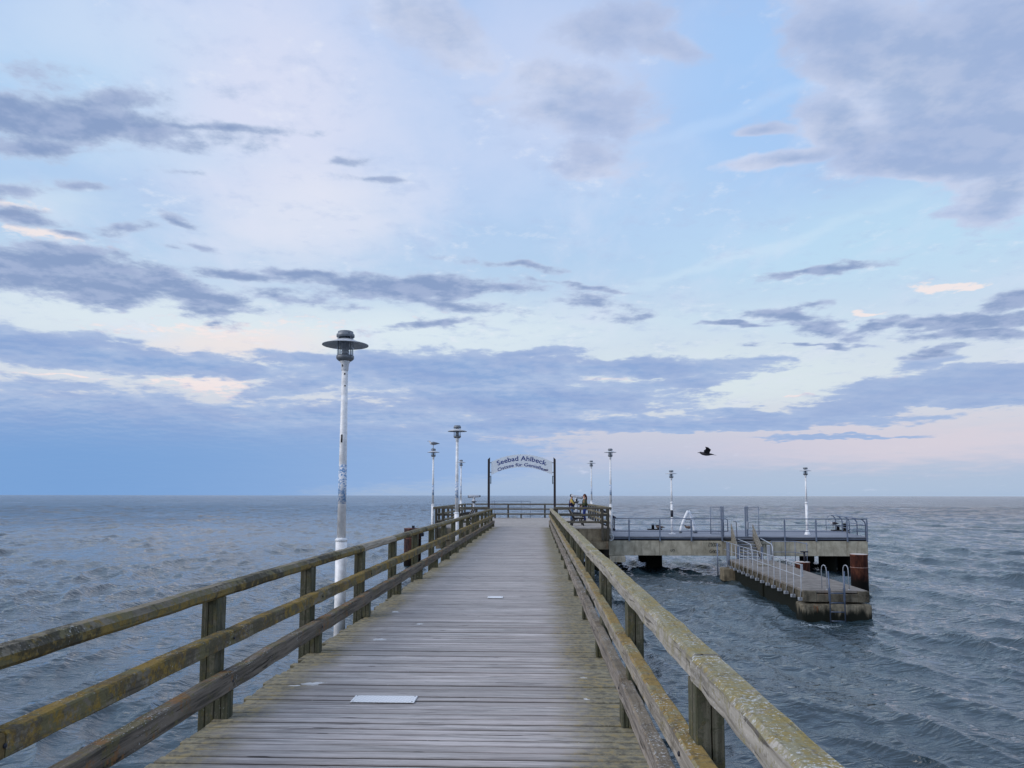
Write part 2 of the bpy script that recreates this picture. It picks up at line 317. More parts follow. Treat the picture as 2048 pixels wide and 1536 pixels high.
M_RAIL_R_MID = wood('rail_wood_right_middle', (172, 165, 154), (104, 98, 90), 'Y', [((140, 132, 88), 4.4, .44, .75, .24), ((156, 126, 66), 2.6, .50, .7, .20), ((92, 86, 74), 6, .52, .6, .02)], None, .5)
M_RAIL_R_LOW = wood('rail_wood_right_low', (158, 150, 142), (92, 88, 84), 'Y', [((128, 114, 90), 4.2, .46, .6, .2), ((96, 88, 80), 5, .52, .6, .05)], None, .5)
M_RAIL_NEW = wood('rail_wood_fresh', (178, 168, 152), (128, 120, 108), 'Y', [(OLIVE, 3, .66, .4, 0)], None, 0)
M_POST = wood('post_wood', (116, 113, 98), (52, 52, 44), 'Z', [(GREEN, 4.4, .42, .6, 0), ((104, 96, 58), 6, .52, .5, 0)], ((130, 122, 100), .5), .25)
M_POST_FAR = wood('post_wood_far', (92, 88, 80), (50, 48, 44), 'Z', [(GREEN, 2.4, .54, .4, 0)], None, 0)
M_RAIL_FAR = wood('rail_wood_far', (120, 114, 102), (70, 66, 60), 'X', [(OLIVE, 2.4, .54, .4, 0)], ((150, 144, 124), .5), .1)
M_RAIL_FAR_Y = wood('rail_wood_far_side', (140, 132, 112), (80, 76, 66), 'Y', [(OLIVE, 2.4, .54, .4, 0)], ((150, 144, 124), .5), .1)
M_WOOD_DARK = wood('timber_under_deck', (70, 66, 56), (34, 32, 28), 'Y')
M_STAIR_WOOD = wood('stair_wood', (158, 153, 142), (92, 87, 78), 'Y', [(OLIVE, 3, .62, .25, 0)])

def deck_mat():
    m, q = new_mat('deck_plank_wood'); c0, c, r = coords(q)
    gr = q.noise(q.mapping(c, scale=(1.6, 34, 34)), 1.8, 9, .78, .3)
    gr2 = q.noise(q.mapping(c, scale=(.35, 7, 7)), 2.2, 5, .6, .9)
    tone = q.noise(q.mapping(c, scale=(.9, 2, 2)), 1.0, 4, .6)
    f = q.m('MULTIPLY_ADD', gr, .55, q.m('MULTIPLY', gr2, .45))
    col = q.mix(q.ss(f, .36, .64), lin((122, 119, 116)), lin((220, 213, 211)))
    col = q.mix(q.ss(tone, .35, .7, 0, .35), col, lin((160, 146, 142)))
    col = q.mix(q.m('MULTIPLY', q.m('POWER', r, 1.5), .62), col, lin((140, 134, 131)))
    # long drying cracks and knots
    cr = q.ss(q.noise(q.mapping(c, scale=(.9, 22, 1)), 2.4, 3, .5, .25), .335, .30)
    vo = q.a('ShaderNodeTexVoronoi', {'feature': 'F1'}, {'Vector': q.mapping(c, scale=(.9, 4.2, .4)), 'Scale': 1.7, 'Randomness': 1.0})
    kn = q.ss(vo.outputs['Distance'], .055, .03)
    ring = q.ss(vo.outputs['Distance'], .11, .05, 0, .35)
    dk = q.m('MAXIMUM', q.m('MULTIPLY', cr, .8), q.m('MULTIPLY', kn, .85))
    col = q.mix(q.m('MAXIMUM', dk, ring), col, lin((44, 38, 36)))
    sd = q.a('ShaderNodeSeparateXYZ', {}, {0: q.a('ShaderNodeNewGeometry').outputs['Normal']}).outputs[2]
    col = q.mix(q.ss(sd, .85, .4, 0, .85), col, lin((48, 44, 40)))  # plank sides coloured dark to deepen the shade in the gaps between boards
    # moss along both edges of the walk
    pos = q.a('ShaderNodeNewGeometry').outputs['Position']; px = q.a('ShaderNodeSeparateXYZ', {}, {0: pos}).outputs[0]
    nz = q.noise(pos, 1.7, 6, .65, .2); nzf = q.noise(pos, 14, 5, .7)
    wob = q.m('MULTIPLY_ADD', nz, 1.0, q.m('MULTIPLY_ADD', nzf, .35, -.675))
    eL = q.ss(q.m('ADD', px, q.m('MULTIPLY', wob, -.55)), -1.85, -2.3)
    eR = q.ss(q.m('ADD', px, q.m('MULTIPLY', wob, .55)), .05, .5)
    edge = q.m('MAXIMUM', eL, eR)
    mo = q.mix(q.ss(nzf, .35, .65), lin((84, 80, 62)), lin((150, 142, 112)))
    spots = q.ss(q.m('ADD', nzf, q.m('MULTIPLY_ADD', nz, .5, -.25)), .52, .66, 0, .8)
    mo = q.mix(spots, mo, lin((146, 126, 70)))
    mo = q.mix(q.ss(q.noise(pos, 46, 4, .7), .60, .68, 0, .6), mo, lin((176, 170, 152)))
    col = q.mix(q.m('MULTIPLY', edge, .88), col, mo)
    # bird droppings
    sp = q.noise(q.mapping(pos, scale=(1, 1.6, 1)), 5.2, 4, .62, 1.0)
    sparse = q.ss(q.noise(pos, 1.1, 2, .5), .56, .64)
    drop = q.m('MULTIPLY', q.ss(sp, .70, .735), q.m('MULTIPLY_ADD', sparse, .9, .1))
    for sx_, sy_, ra, rb in ((-1.96, 6.70, .20, .085), (-2.12, 6.64, .10, .04), (-1.82, 8.75, .15, .12), (-1.52, 9.8, .10, .12), (-2.02, 10.8, .10, .14), (.42, 7.02, .07, .06), (.40, 6.3, .06, .05)):
        sq = q.v('LENGTH', q.mapping(pos, (sx_, sy_, 0), (0, 0, .1), (ra, rb, 1), 'TEXTURE'))
        drop = q.m('MAXIMUM', drop, q.ss(q.m('ADD', sq, q.m('MULTIPLY', nzf, 2.4)), 1.75, 1.45, 0, .85))
    fleck = q.ss(q.noise(pos, 34, 3, .6), .735, .76)
    col = q.mix(q.m('MAXIMUM', drop, q.m('MULTIPLY', fleck, .8)), col, lin((226, 228, 230)))
    h = q.m('ADD', q.m('MULTIPLY', f, .8), q.m('MULTIPLY', dk, -1.0)); h = q.m('ADD', h, q.m('MULTIPLY', q.m('MULTIPLY', edge, nzf), .8))
    finish(q, col, q.ss(f, .3, .7, .55, .75), h, .7, .006, 0, .4)
    return m
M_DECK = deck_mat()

def concrete(name, base, dark, stain=.5, rust=0.0, zfade=None, scale=1.0, algae=None):
    m, q = new_mat(name)
    pos = q.a('ShaderNodeNewGeometry').outputs['Position']
    n = q.noise(pos, 2.2 * scale, 8, .65, .3); st = q.noise(q.mapping(pos, scale=(4, 4, .45)), 1.4 * scale, 6, .6, .2)
    fine = q.noise(pos, 30, 5, .7)
    col = q.mix(q.ss(n, .3, .7), lin(dark), lin(base))
    col = q.mix(q.ss(st, .48, .68, 0, stain), col, lin(tuple(v * .5 for v in dark)))
    col = q.mix(q.ss(fine, .4, .75, 0, .35), col, lin(tuple(min(255, v * 1.15) for v in base)))
    if rust: col = q.mix(q.ss(q.noise(q.mapping(pos, scale=(3, 3, .5)), 1.6, 5, .6), .60, .68, 0, rust), col, lin((128, 78, 44)))
    if algae is not None:
        pz = q.a('ShaderNodeSeparateXYZ', {}, {0: pos}).outputs[2]
        w = q.m('MULTIPLY_ADD', q.noise(q.mapping(pos, scale=(5, 5, 1)), 1.2, 5, .6), .9, -.45)
        col = q.mix(q.ss(q.m('ADD', pz, w), algae + .12, algae - .12), col, lin((22, 26, 20)))
    finish(q, col, .9, q.m('ADD', n, q.m('MULTIPLY', fine, .5)), .35, .01, 0, .25)
    return m
M_CONC = concrete('concrete_beam', (190, 184, 166), (146, 140, 124), .45, .3)
M_CONC_D = concrete('concrete_stained', (142, 132, 112), (88, 80, 66), .6, .35)
M_CONC_JET = concrete('concrete_jetty', (122, 116, 102), (62, 58, 49), .6, .3)
M_CONC_WATER = concrete('concrete_at_waterline', (146, 138, 120), (66, 62, 52), .55, .8, algae=-1.98, scale=1.3)
M_CONC_DECK = concrete('concrete_walk', (140, 134, 128), (102, 97, 92), .15, .1)
M_SLAB = concrete('platform_paving', (182, 176, 170), (152, 146, 142), .1, 0)
M_PILE = concrete('pile_dark', (48, 45, 40), (22, 21, 19), .6, .3, algae=-1.6)

def rusty(name, a, b, white_top=None):
    m, q = new_mat(name); c0, c, r = coords(q)
    pos = q.a('ShaderNodeNewGeometry').outputs['Position']
    n = q.noise(q.mapping(pos, scale=(2, 2, 1)), 1.8, 8, .7, .5); n2 = q.noise(q.mapping(pos, scale=(6, 6, .8)), 2, 5, .6)
    col = q.ramp(n, [(.32, lin(a)), (.48, lin(b)), (.60, lin((128, 80, 62))), (.68, lin((96, 66, 56)))])
    col = q.mix(q.ss(n2, .5, .68, 0, .7), col, lin(tuple(v * .55 for v in a)))
    pz = q.a('ShaderNodeSeparateXYZ', {}, {0: pos}).outputs[2]
    col = q.mix(q.ss(q.m('ADD', pz, q.m('MULTIPLY', n, .5)), -1.35, -1.75), col, lin((26, 22, 22)))
    if white_top:
        nz = q.a('ShaderNodeSeparateXYZ', {}, {0: q.a('ShaderNodeNewGeometry').outputs['Normal']}).outputs[2]
        col = q.mix(q.ss(nz, .5, .9, 0, .85), col, lin((205, 200, 195)))
    finish(q, col, .85, n, .6, .02, .1, .3)
    return m
M_RUST = rusty('rusty_steel', (66, 42, 40), (98, 58, 48), True)
M_RUST2 = rusty('purple_rust_steel', (70, 58, 62), (96, 76, 76), False)

def painted(name, col, rough=.45, metal=0.0, wear=None, scale=20, spec=.5, amt=.8, th=.62):
    m, q = new_mat(name); c0, c, r = coords(q)
    n = q.noise(c, scale, 6, .65)
    cc = q.mix(q.ss(n, .35, .7), lin(col), lin(tuple(v * .86 for v in col)))
    if wear: cc = q.mix(q.ss(q.noise(q.mapping(c, scale=(1, 1, .7)), scale * .45, 5, .65, .4), th, th + .05, 0, amt), cc, lin(wear))
    finish(q, cc, rough, n, .15, .002, metal, spec)
    return m
M_WHITE = painted('white_paint', (246, 247, 250), .4, 0, (130, 134, 144), 9, amt=.4, th=.70)
M_WHITE_CLEAN = painted('white_paint_clean', (240, 243, 248), .4)
M_LAMP_GREY = painted('lamp_grey_metal', (128, 134, 142), .45, .3, (50, 54, 60), 30)
M_SHADE = painted('lamp_shade_enamel', (212, 216, 222), .4, .05, (140, 146, 152), 26)
M_STEEL = painted('blue_grey_steel', (118, 130, 152), .45, .2, (70, 74, 88), 25)
M_GALV = painted('galvanised_rail', (176, 182, 192), .4, .25, (120, 120, 122), 25)
M_NAVY_STEEL = painted('dark_steel', (34, 38, 52), .6, .2, (60, 48, 44), 12)
M_BLACK = painted('black_iron', (26, 26, 32), .5, .2)
M_SIGNPOST = painted('sign_post_brown', (46, 38, 42), .7, 0, (28, 24, 28), 16)
M_NAVY = painted('navy_lettering', (16, 46, 132), .6, spec=.2)
M_CHROME = painted('worn_silver', (190, 194, 202), .4, .2)
M_GRIP = painted('blue_steel_ladder', (96, 110, 134), .4, .5)
M_SEAT_WOOD = wood('bench_slat_wood', (190, 186, 178), (140, 134, 124), 'Y')
def flat(name, col, rough=.7, spec=.3, metal=0.0):
    m, q = new_mat(name); c0, c, r = coords(q)
    cc = q.mix(q.ss(q.noise(c, 12, 4, .6), .3, .7), lin(tuple(v * .85 for v in col)), lin(col))
    finish(q, cc, rough, None, metal=metal, spec=spec); return m
def sticker_mat():
    m, q = new_mat('blue_stickers'); c0, c, r = coords(q)
    n = q.noise(q.mapping(c, scale=(14, 14, 24)), 1.0, 3, .6, 1.2)
    col = q.mix(q.ss(n, .50, .54), lin((214, 218, 226)), q.mix(q.noise(c, 30, 2, .5), lin((60, 110, 165)), lin((150, 182, 214))))
    finish(q, col, .5); return m
M_STICK = sticker_mat()
def panel_mat():
    m, q = new_mat('sign_panel_acrylic'); c0, c, r = coords(q)
    cc = q.mix(q.ss(q.noise(c, 5, 5, .6), .4, .7), lin((250, 252, 253)), lin((240, 244, 248)))
    p = q.a('ShaderNodeBsdfPrincipled', {}, {'Base Color': cc, 'Roughness': .25, 'Specular IOR Level': .4})
    t = q.a('ShaderNodeBsdfTranslucent', {}, {'Color': lin((246, 248, 250))})
    x = q.a('ShaderNodeMixShader', {}, {0: .5}); q.l.new(p.outputs[0], x.inputs[1]); q.l.new(t.outputs[0], x.inputs[2])
    tr = q.a('ShaderNodeBsdfTransparent', {}, {'Color': (.95, .96, .97, 1)}); y_ = q.a('ShaderNodeMixShader', {}, {0: .30}); q.l.new(x.outputs[0], y_.inputs[1]); q.l.new(tr.outputs[0], y_.inputs[2])
    q.a('ShaderNodeOutputMaterial', {}, {'Surface': y_.outputs[0]}); return m
M_PANEL = panel_mat()
def glass_mat():
    m, q = new_mat('lamp_glass')
    gl = q.a('ShaderNodeBsdfGlossy', {}, {'Color': (.8, .85, .9, 1), 'Roughness': .08}); tr = q.a('ShaderNodeBsdfTransparent', {}, {'Color': (.86, .89, .92, 1)})
    lw = q.a('ShaderNodeLayerWeight', {}, {0: .35}); x = q.a('ShaderNodeMixShader', {}, {0: q.m('MULTIPLY', lw.outputs['Facing'], .45)})
    q.l.new(tr.outputs[0], x.inputs[1]); q.l.new(gl.outputs[0], x.inputs[2])
    q.a('ShaderNodeOutputMaterial', {}, {'Surface': x.outputs[0]}); return m
M_GLASS = glass_mat()
def checker_mat():
    m, q = new_mat('checker_plate'); c0, c, r = coords(q, False)
    w1 = q.a('ShaderNodeTexWave', {'wave_type': 'BANDS', 'bands_direction': 'DIAGONAL'}, {'Vector': c, 'Scale': 14.0, 'Distortion': 0.0}).outputs['Fac']
    w2 = q.a('ShaderNodeTexWave', {'wave_type': 'BANDS', 'bands_direction': 'DIAGONAL'}, {'Vector': q.mapping(c, scale=(-1, 1, 1)), 'Scale': 14.0}).outputs['Fac']
    h = q.m('MULTIPLY', w1, w2); n = q.noise(c, 18, 5, .6)
    finish(q, q.mix(q.ss(q.m('ADD', h, q.m('MULTIPLY', n, .5)), .3, .9), lin((222, 224, 226)), lin((246, 247, 248))), .5, h, .5, .004, 0, .5)
    return m
M_CHECK = checker_mat()

# ------------------------------------------------------------------ the sea
WZ = -2.3
def make_sea():
    r = [1.2]
    while r[-1] < 320: r.append(r[-1] * (1 + (.0052 if r[-1] > 6 else .02)))
    while r[-1] < 45000: r.append(r[-1] * 1.03)
    r = np.array(r); nr = len(r)
    fan = radians(50); ang = np.linspace(-fan, fan, 860)
    back = np.linspace(fan, 2 * pi - fan, 70)[1:-1]
    ang = np.concatenate([ang, back]); na = len(ang)
    RR, AA = np.meshgrid(r, ang, indexing='ij')
    X = (RR * np.sin(AA)).ravel(); Y = (RR * np.cos(AA)).ravel(); Rf = RR.ravel()
    space = np.maximum(Rf * .0052, Rf * (2 * fan / 860))
    space = np.where(np.abs(AA.ravel()) <= fan + 1e-6, space, Rf * .09)
    rs = np.random.default_rng(5)
    Z = np.zeros_like(X); DX = np.zeros_like(X); DY = np.zeros_like(X)
    near = Rf < 400
    xn, yn, sn = X[near], Y[near], space[near]
    zz = np.zeros_like(xn); dx = np.zeros_like(xn); dy = np.zeros_like(xn)
    N = 150
    lam = np.exp(np.concatenate([rs.uniform(np.log(.26), np.log(2.6), 115), rs.uniform(np.log(2.6), np.log(10.0), 35)])); th = radians(258) + rs.normal(0, .46, N)
    # slow patches where the chop is stronger or weaker
    pm = 1 + .35 * np.sin(xn * .21 + yn * .13 + 1.0) * np.sin(yn * .17 - xn * .07 + .4) + .2 * np.sin(xn * .53 + 2) * np.sin(yn * .41)
    for L, t in zip(lam, th):
        k = 2 * pi / L; sl = .034 if L > .6 else .031
        if L > 2.6: sl = .0145
        a = sl / k * rs.uniform(.5, 1.5)
        w = np.clip(L / sn / 1.7 - 1, 0, 1)
        ph = k * (xn * sin(t) + yn * cos(t)) + rs.uniform(0, 2 * pi)
        aw = a * w * (pm if L < 3 else 1 + .6 * np.clip((np.hypot(xn, yn) - 60) / 150, 0, 1))
        zz += aw * np.cos(ph)
        dx -= aw * np.sin(ph) * sin(t) * 1.0; dy -= aw * np.sin(ph) * cos(t) * 1.0
    Z[near] = zz; DX[near] = dx; DY[near] = dy
    X = X + DX * 1.25; Y = Y + DY * 1.25
    co = np.stack([X, Y, Z], 1)
    idx = np.arange(nr * na).reshape(nr, na)
    a = idx[:-1, :]; b = idx[1:, :]
    a2 = np.roll(a, -1, 1); b2 = np.roll(b, -1, 1)
    quads = np.stack([a, b, b2, a2], -1).reshape(-1, 4)[:, ::-1]
    ctr = len(co); co = np.vstack([co, [[0, 0, 0]]])
    tris = np.stack([idx[0], np.roll(idx[0], -1), np.full(na, ctr)], 1)[:, ::-1]
    me = bpy.data.meshes.new('sea')
    me.vertices.add(len(co)); me.vertices.foreach_set('co', co.astype(np.float32).ravel())
    loops = np.concatenate([quads.ravel(), tris.ravel()]).astype(np.int32)
    me.loops.add(len(loops)); me.loops.foreach_set('vertex_index', loops)
    starts = np.concatenate([np.arange(len(quads)) * 4, len(quads) * 4 + np.arange(len(tris)) * 3]).astype(np.int32)
    me.polygons.add(len(starts)); me.polygons.foreach_set('loop_start', starts)
    me.polygons.foreach_set('use_smooth', np.ones(len(starts), bool)); me.update(calc_edges=True); me.validate()
    m, q = new_mat('sea_water')
    pos = q.a('ShaderNodeNewGeometry').outputs['Position']
    dist = q.v('LENGTH', q.v('SUBTRACT', pos, (0, 0, 0)))
    far = q.ss(dist, 25, 260)
    b1 = q.noise(q.mapping(pos, rot=(0, 0, .15), scale=(.5, 1.0, 1)), 1.5, 5, .62, .3)
    rg = q.m('ABSOLUTE', q.m('SUBTRACT', q.noise(q.mapping(pos, rot=(0, 0, -.08), scale=(.42, 1.0, 1)), 2.3, 3, .5, .6), .5))
    b2 = q.noise(q.mapping(pos, rot=(0, 0, -.1), scale=(.7, 1.0, 1)), 7.0, 4, .6, .4)
    b3 = q.noise(q.mapping(pos, rot=(0, 0, .12), scale=(.4, 1.0, 1)), .33, 5, .6, .2)
    h = q.m('ADD', q.m('MULTIPLY_ADD', rg, -.14, q.m('MULTIPLY', b1, .06)), q.m('MULTIPLY', b2, .022))
    gust = q.noise(q.mapping(pos, rot=(0, 0, .12), scale=(.012, .03, 1)), 1.0, 5, .65, .5)
    h = q.m('ADD', h, q.m('MULTIPLY', q.m('MULTIPLY', b3, .8), far))
    streak = q.noise(q.mapping(pos, rot=(0, 0, -.05), scale=(.05, .014, 1)), 1.0, 10, .82, .3)
    h = q.m('MULTIPLY', h, q.ss(gust, .3, .7, .75, 1.3))
    h = q.m('MULTIPLY', h, q.ss(q.m('MULTIPLY_ADD', q.m('SUBTRACT', streak, .5), far, .5), .40, .60, .35, 1.45))
    bn = q.a('ShaderNodeBump', {}, {'Height': h, 'Strength': 1.0, 'Distance': 1.0})
    # foam where the swell breaks against the jetty head
    fm = q.v('LENGTH', q.mapping(pos, (8.55, 23.55, WZ), (0, 0, .2), (.95, .42, 4), 'TEXTURE'))
    fm2 = q.v('LENGTH', q.mapping(pos, (10.3, 19.6, WZ), (0, 0, .35), (1.5, .35, 4), 'TEXTURE'))
    fn = q.noise(pos, 13, 9, .8, .8)
    foam = q.ss(q.m('ADD', q.m('MULTIPLY', fm, .45), q.m('MULTIPLY', fn, 3.0)), 1.72, 1.45, 0, .8)
    foam2 = q.ss(q.m('ADD', q.m('MULTIPLY', fm2, .45), q.m('MULTIPLY', fn, 3.0)), 1.6, 1.3, 0, .3)
    foam = q.m('MAXIMUM', foam, foam2)
    body = q.mix(q.noise(pos, .06, 3, .5), lin((36, 54, 64)), lin((50, 68, 76)))
    col = q.mix(foam, body, lin((200, 212, 220)))
    p = q.a('ShaderNodeBsdfPrincipled', {}, {'Base Color': col, 'Roughness': q.m('MAXIMUM', q.ss(dist, 20, 500, .04, .14), q.m('MULTIPLY', foam, .6)), 'IOR': 1.6, 'Specular IOR Level': .5, 'Normal': bn.outputs[0]})
    q.a('ShaderNodeOutputMaterial', {}, {'Surface': p.outputs[0]})
    o = link('sea', me, m, None, (0, 0, WZ)); tag(o, kind='structure')
make_sea()
sb = MB(); sb.box(-200, 200, -60, 300, -.4, 0)
o = sb.build('seabed', flat('sand', (110, 100, 80)), None, 0, (0, 0, -6.5)); tag(o, kind='structure')

# ------------------------------------------------------------------ pier deck
pier = empty('pier_deck', (0, 0, 0), kind='structure')
PITCH = .1215; XL, XR = -2.39, .70
def plank_mesh(i):
    w = PITCH - random.choice([.010, .013, .015, .018, .023]); x0 = XL + random.uniform(-.03, .04); x1 = XR + random.uniform(-.03, .03)
    mb = MB(); sag = random.uniform(-.002, .003)
    prof = [(-w / 2, -.07), (w / 2, -.07), (w / 2, -.005), (w / 2 - .005, 0), (-w / 2 + .005, 0), (-w / 2, -.005)]
    M = Matrix.Rotation(-pi / 2, 4, 'Z')
    st = []
    for k in range(6):
        t = k / 5; st.append((x0 + (x1 - x0) * t, random.uniform(-.0015, .0015), sag * sin(pi * t), 1))
    mb.prism(prof, st, M=M)
    return mb.mesh('plank')
PM = [plank_mesh(i) for i in range(14)]
y = 4.0; ny = 0
while y < 39.35 and ny < 296:
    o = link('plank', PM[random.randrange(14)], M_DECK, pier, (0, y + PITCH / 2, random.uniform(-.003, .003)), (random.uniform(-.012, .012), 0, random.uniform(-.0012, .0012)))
    y += PITCH; ny += 1
Y_END = y
mb = MB(); yy = 4.0 - PITCH
while yy > -6:
    mb.box(XL, XR, yy + .006, yy + PITCH - .006, -.07, random.uniform(-.003, .003)); yy -= PITCH
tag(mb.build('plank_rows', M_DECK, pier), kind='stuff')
for x in (-2.1, -.85, .42):
    MB().box(x - .09, x + .09, -6, 39.4, -.35, -.073).build('stringer', M_WOOD_DARK, pier)
POSTS = [-8.42 + 2.34 * k + 0 for k in range(0)]
post_y = [5.62 + 2.34 * k for k in range(-3, 6)] + [17.32 + 2.26 * k for k in range(1, 11)]
for yv in post_y:
    MB().box(-2.47, .78, yv + .14, yv + .32, -.62, -.335).build('crossbeam', M_WOOD_DARK, pier)
for yv in post_y[::3]:
    for x in (-2.2, .5):
        MB().lathe([(.16, -6.4), (.16, -.62)], 16, c=(x, yv + .23, 0)).build('pile', M_PILE, pier)

# metal plates let into the deck
def checker(name, x0, x1, y0, y1, label):
    o = MB().box(-(x1 - x0) / 2, (x1 - x0) / 2, -(y1 - y0) / 2, (y1 - y0) / 2, 0, .006).build(name, M_CHECK, None, .002, ((x0 + x1) / 2, (y0 + y1) / 2, .004))
    tag(o, label, 'metal plate', 'checker plates patched onto the deck')
    for sx in (-1, 1):
        for sy in (-1, 1): MB().lathe([(.006, 0), (.006, .002)], 8, c=(sx * ((x1 - x0) / 2 - .02), sy * ((y1 - y0) / 2 - .02), .006)).build('screw', M_LAMP_GREY, o)
checker('deck_plate', -1.50, -.985, 6.105, 6.30, 'larger silver checker plate lying on the planks near the viewer, left of centre')
checker('deck_plate', -.81, -.565, 12.24, 12.45, 'small silver checker plate on the planks farther along the pier')

# ------------------------------------------------------------------ pier railings
def rail_piece(name, mat, parent, x0, x1, z0, z1, ya, yb, wob=.004, ch=.012, wave=0.0):
    prof = [(x0 + ch * .6, z0), (x1 - ch * .6, z0), (x1, z0 + ch * .6), (x1, z1 - ch), (x1 - ch, z1), (x0 + ch, z1), (x0, z1 - ch), (x0, z0 + ch * .6)]
    n = max(3, int((yb - ya) / .18)); st = []; ph = random.uniform(0, 6)
    for k in range(n + 1):
        t = k / n; yy = ya + (yb - ya) * t
        st.append((yy - ya, random.uniform(-wob, wob) * .8 + wave * sin(t * pi), random.uniform(-wob, wob) * .7 + wave * .4 * sin(t * 2 * pi + ph), 1 + random.uniform(-.02, .02)))
    return MB().prism(prof, st).build(name, mat, parent, 0, (0, ya, 0))
def post_mesh(x0, x1, z0, z1, dy=.13):
    # sawn post with a long drying split down the middle of each broad face
    xm = x0 + (x1 - x0) * random.uniform(.42, .58); ym = dy * random.uniform(.4, .6); e = .005; gw = .0035; gd = .02
    ring = [(x0 + e, 0), (xm - gw, 0), (xm, gd), (xm + gw, 0), (x1 - e, 0), (x1, e), (x1, ym - gw), (x1 - gd, ym), (x1, ym + gw), (x1, dy - e), (x1 - e, dy), (x0 + e, dy), (x0, dy - e), (x0, ym + gw), (x0 + gd, ym), (x0, ym - gw), (x0, e)]
    n = len(ring); mb = MB(); zs = [z0, z0 + (z1 - z0) * .35, z0 + (z1 - z0) * .7, z1]; vs = []
    for z in zs:
        j = random.uniform(-.0015, .0015); vs += [(a + j, b, z) for a, b in ring]
    fs = [(k * n + i, k * n + (i + 1) % n, (k + 1) * n + (i + 1) % n, (k + 1) * n + i) for k in range(3) for i in range(n)]
    fs += [tuple(range(n))[::-1], tuple(range(3 * n, 4 * n))]
    return mb.add(vs, fs).mesh('post')
def pier_rail(side, label):
    name = 'wooden_railing'
    root = empty(name, (0, 0, 0), label=label, cat='railing', group='railings along the pier walk')
    if side < 0: P0, P1, K0, K1 = -2.512, -2.395, -2.393, -2.290; R0, R1 = -2.383, -2.283; T0, T1 = -2.522, -2.382
    else: P0, P1, K0, K1 = .649, .764, .598, .647; R0, R1 = .590, .676; T0, T1 = .644, .772
    off = 0 if side < 0 else -.09
    pm = post_mesh(P0, P1, -.62, .872, .165); km = post_mesh(K0, K1, .004, .192, .10 if side < 0 else .15)
    ys = [v + off for v in post_y]; ys = [v - (.10 if side < 0 and i == 2 else 0) for i, v in enumerate(ys)]; pms = [pm] + [post_mesh(P0, P1, -.62, .872, .165) for _ in range(4)]
    for yv in ys:
        lean = -.002 * side * random.uniform(0, 3)
        link('post', random.choice(pms), M_POST, root, (0, yv, 0), (random.uniform(-.004, .004), lean, 0))
        link('kick_block', km, M_POST, root, (0, yv + .005, 0))
        for z in (.265, .58): MB().lathe([(.011, 0), (.011, .006), (.004, .009)], 8, M=Matrix.Translation((R1 + .0005 if side < 0 else R0 - .0005, yv + .06, z)) @ Matrix.Rotation(pi / 2 if side < 0 else -pi / 2, 4, 'Y')).build('bolt', M_NAVY_STEEL, root)
    mats = (M_RAIL_L_TOP, M_RAIL_L_MID, M_RAIL_L_LOW) if side < 0 else (M_RAIL_R_TOP, M_RAIL_R_MID, M_RAIL_R_LOW)
    joints = {'top': list(range(0, len(ys), 2)), 'mid': list(range(0, len(ys), 2)), 'low': list(range(1, len(ys), 2))}
    if side < 0: joints['top'] = [0, 2, 5, 6, 8, 10, 12, 14, 16, 18]; joints['mid'] = [0, 2, 5, 6, 8, 10, 12, 14, 16, 18]; joints['low'] = [0, 1, 3, 4, 6, 8, 10, 12, 14, 16, 18]
    if joints['low'][0] != 0: joints['low'] = [0] + joints['low']
    for key, mat, (a, b, c, e, ch) in (('top', mats[0], (T0, T1, .874, .968 if side < 0 else .985, .034 if side < 0 else .016)), ('mid', mats[1], (R0, R1, .525, .636, .01)), ('low', mats[2], (R0, R1, .195, .333, .01))):
        J = joints[key]
        if J[-1] != len(ys) - 1: J.append(len(ys) - 1)
        for i in range(len(J) - 1):
            ya = ys[J[i]] + .065 + .003; yb = ys[J[i + 1]] + .065 - .003
            if i == 0: ya -= 1.2
            if i == len(J) - 2: yb += .15
            mm = mat
            if side < 0 and key == 'top' and J[i] == 5 - 0: mm = M_RAIL_NEW
            o = rail_piece({'top': 'top_rail', 'mid': 'middle_rail', 'low': 'lower_rail'}[key], mm, root, a, b, c, e, ya, yb, .0045, ch, random.uniform(-.012, .012))
            if mm is M_RAIL_NEW: o['label'] = 'pale newer length of top rail'
    return root
railL = pier_rail(-1, 'mossy brown wooden railing with three rails on the left side of the pier walk')
railR = pier_rail(1, 'pale lichen-covered wooden railing with three rails on the right side of the pier walk')
pl = MB().box(-.04, .04, -.004, 0, -.04, .05).build('number_plaque', flat('plaque_white', (196, 202, 214), .4, .5), None, .003, (.748, 3.185, .862))
tag(pl, 'small white plaque screwed to the nearest right hand railing post, half hidden by the rail', 'plaque')
for x, z in ((-.03, -.031), (-.022, .016)): MB().lathe([(.006, 0), (.006, .003)], 8, M=Matrix.Translation((x, -.004, z)) @ Matrix.Rotation(pi / 2, 4, 'X')).build('screw', M_LAMP_GREY, pl)
dm = MB(); dm.box(-.010, -.005, -.0055, -.0042, -.014, -.008); dm.box(.006, .022, -.0055, -.0042, -.03, -.018); dm.box(-.03, -.012, -.0055, -.0042, .006, .012)
dm.build('printed_marks', M_BLACK, pl)

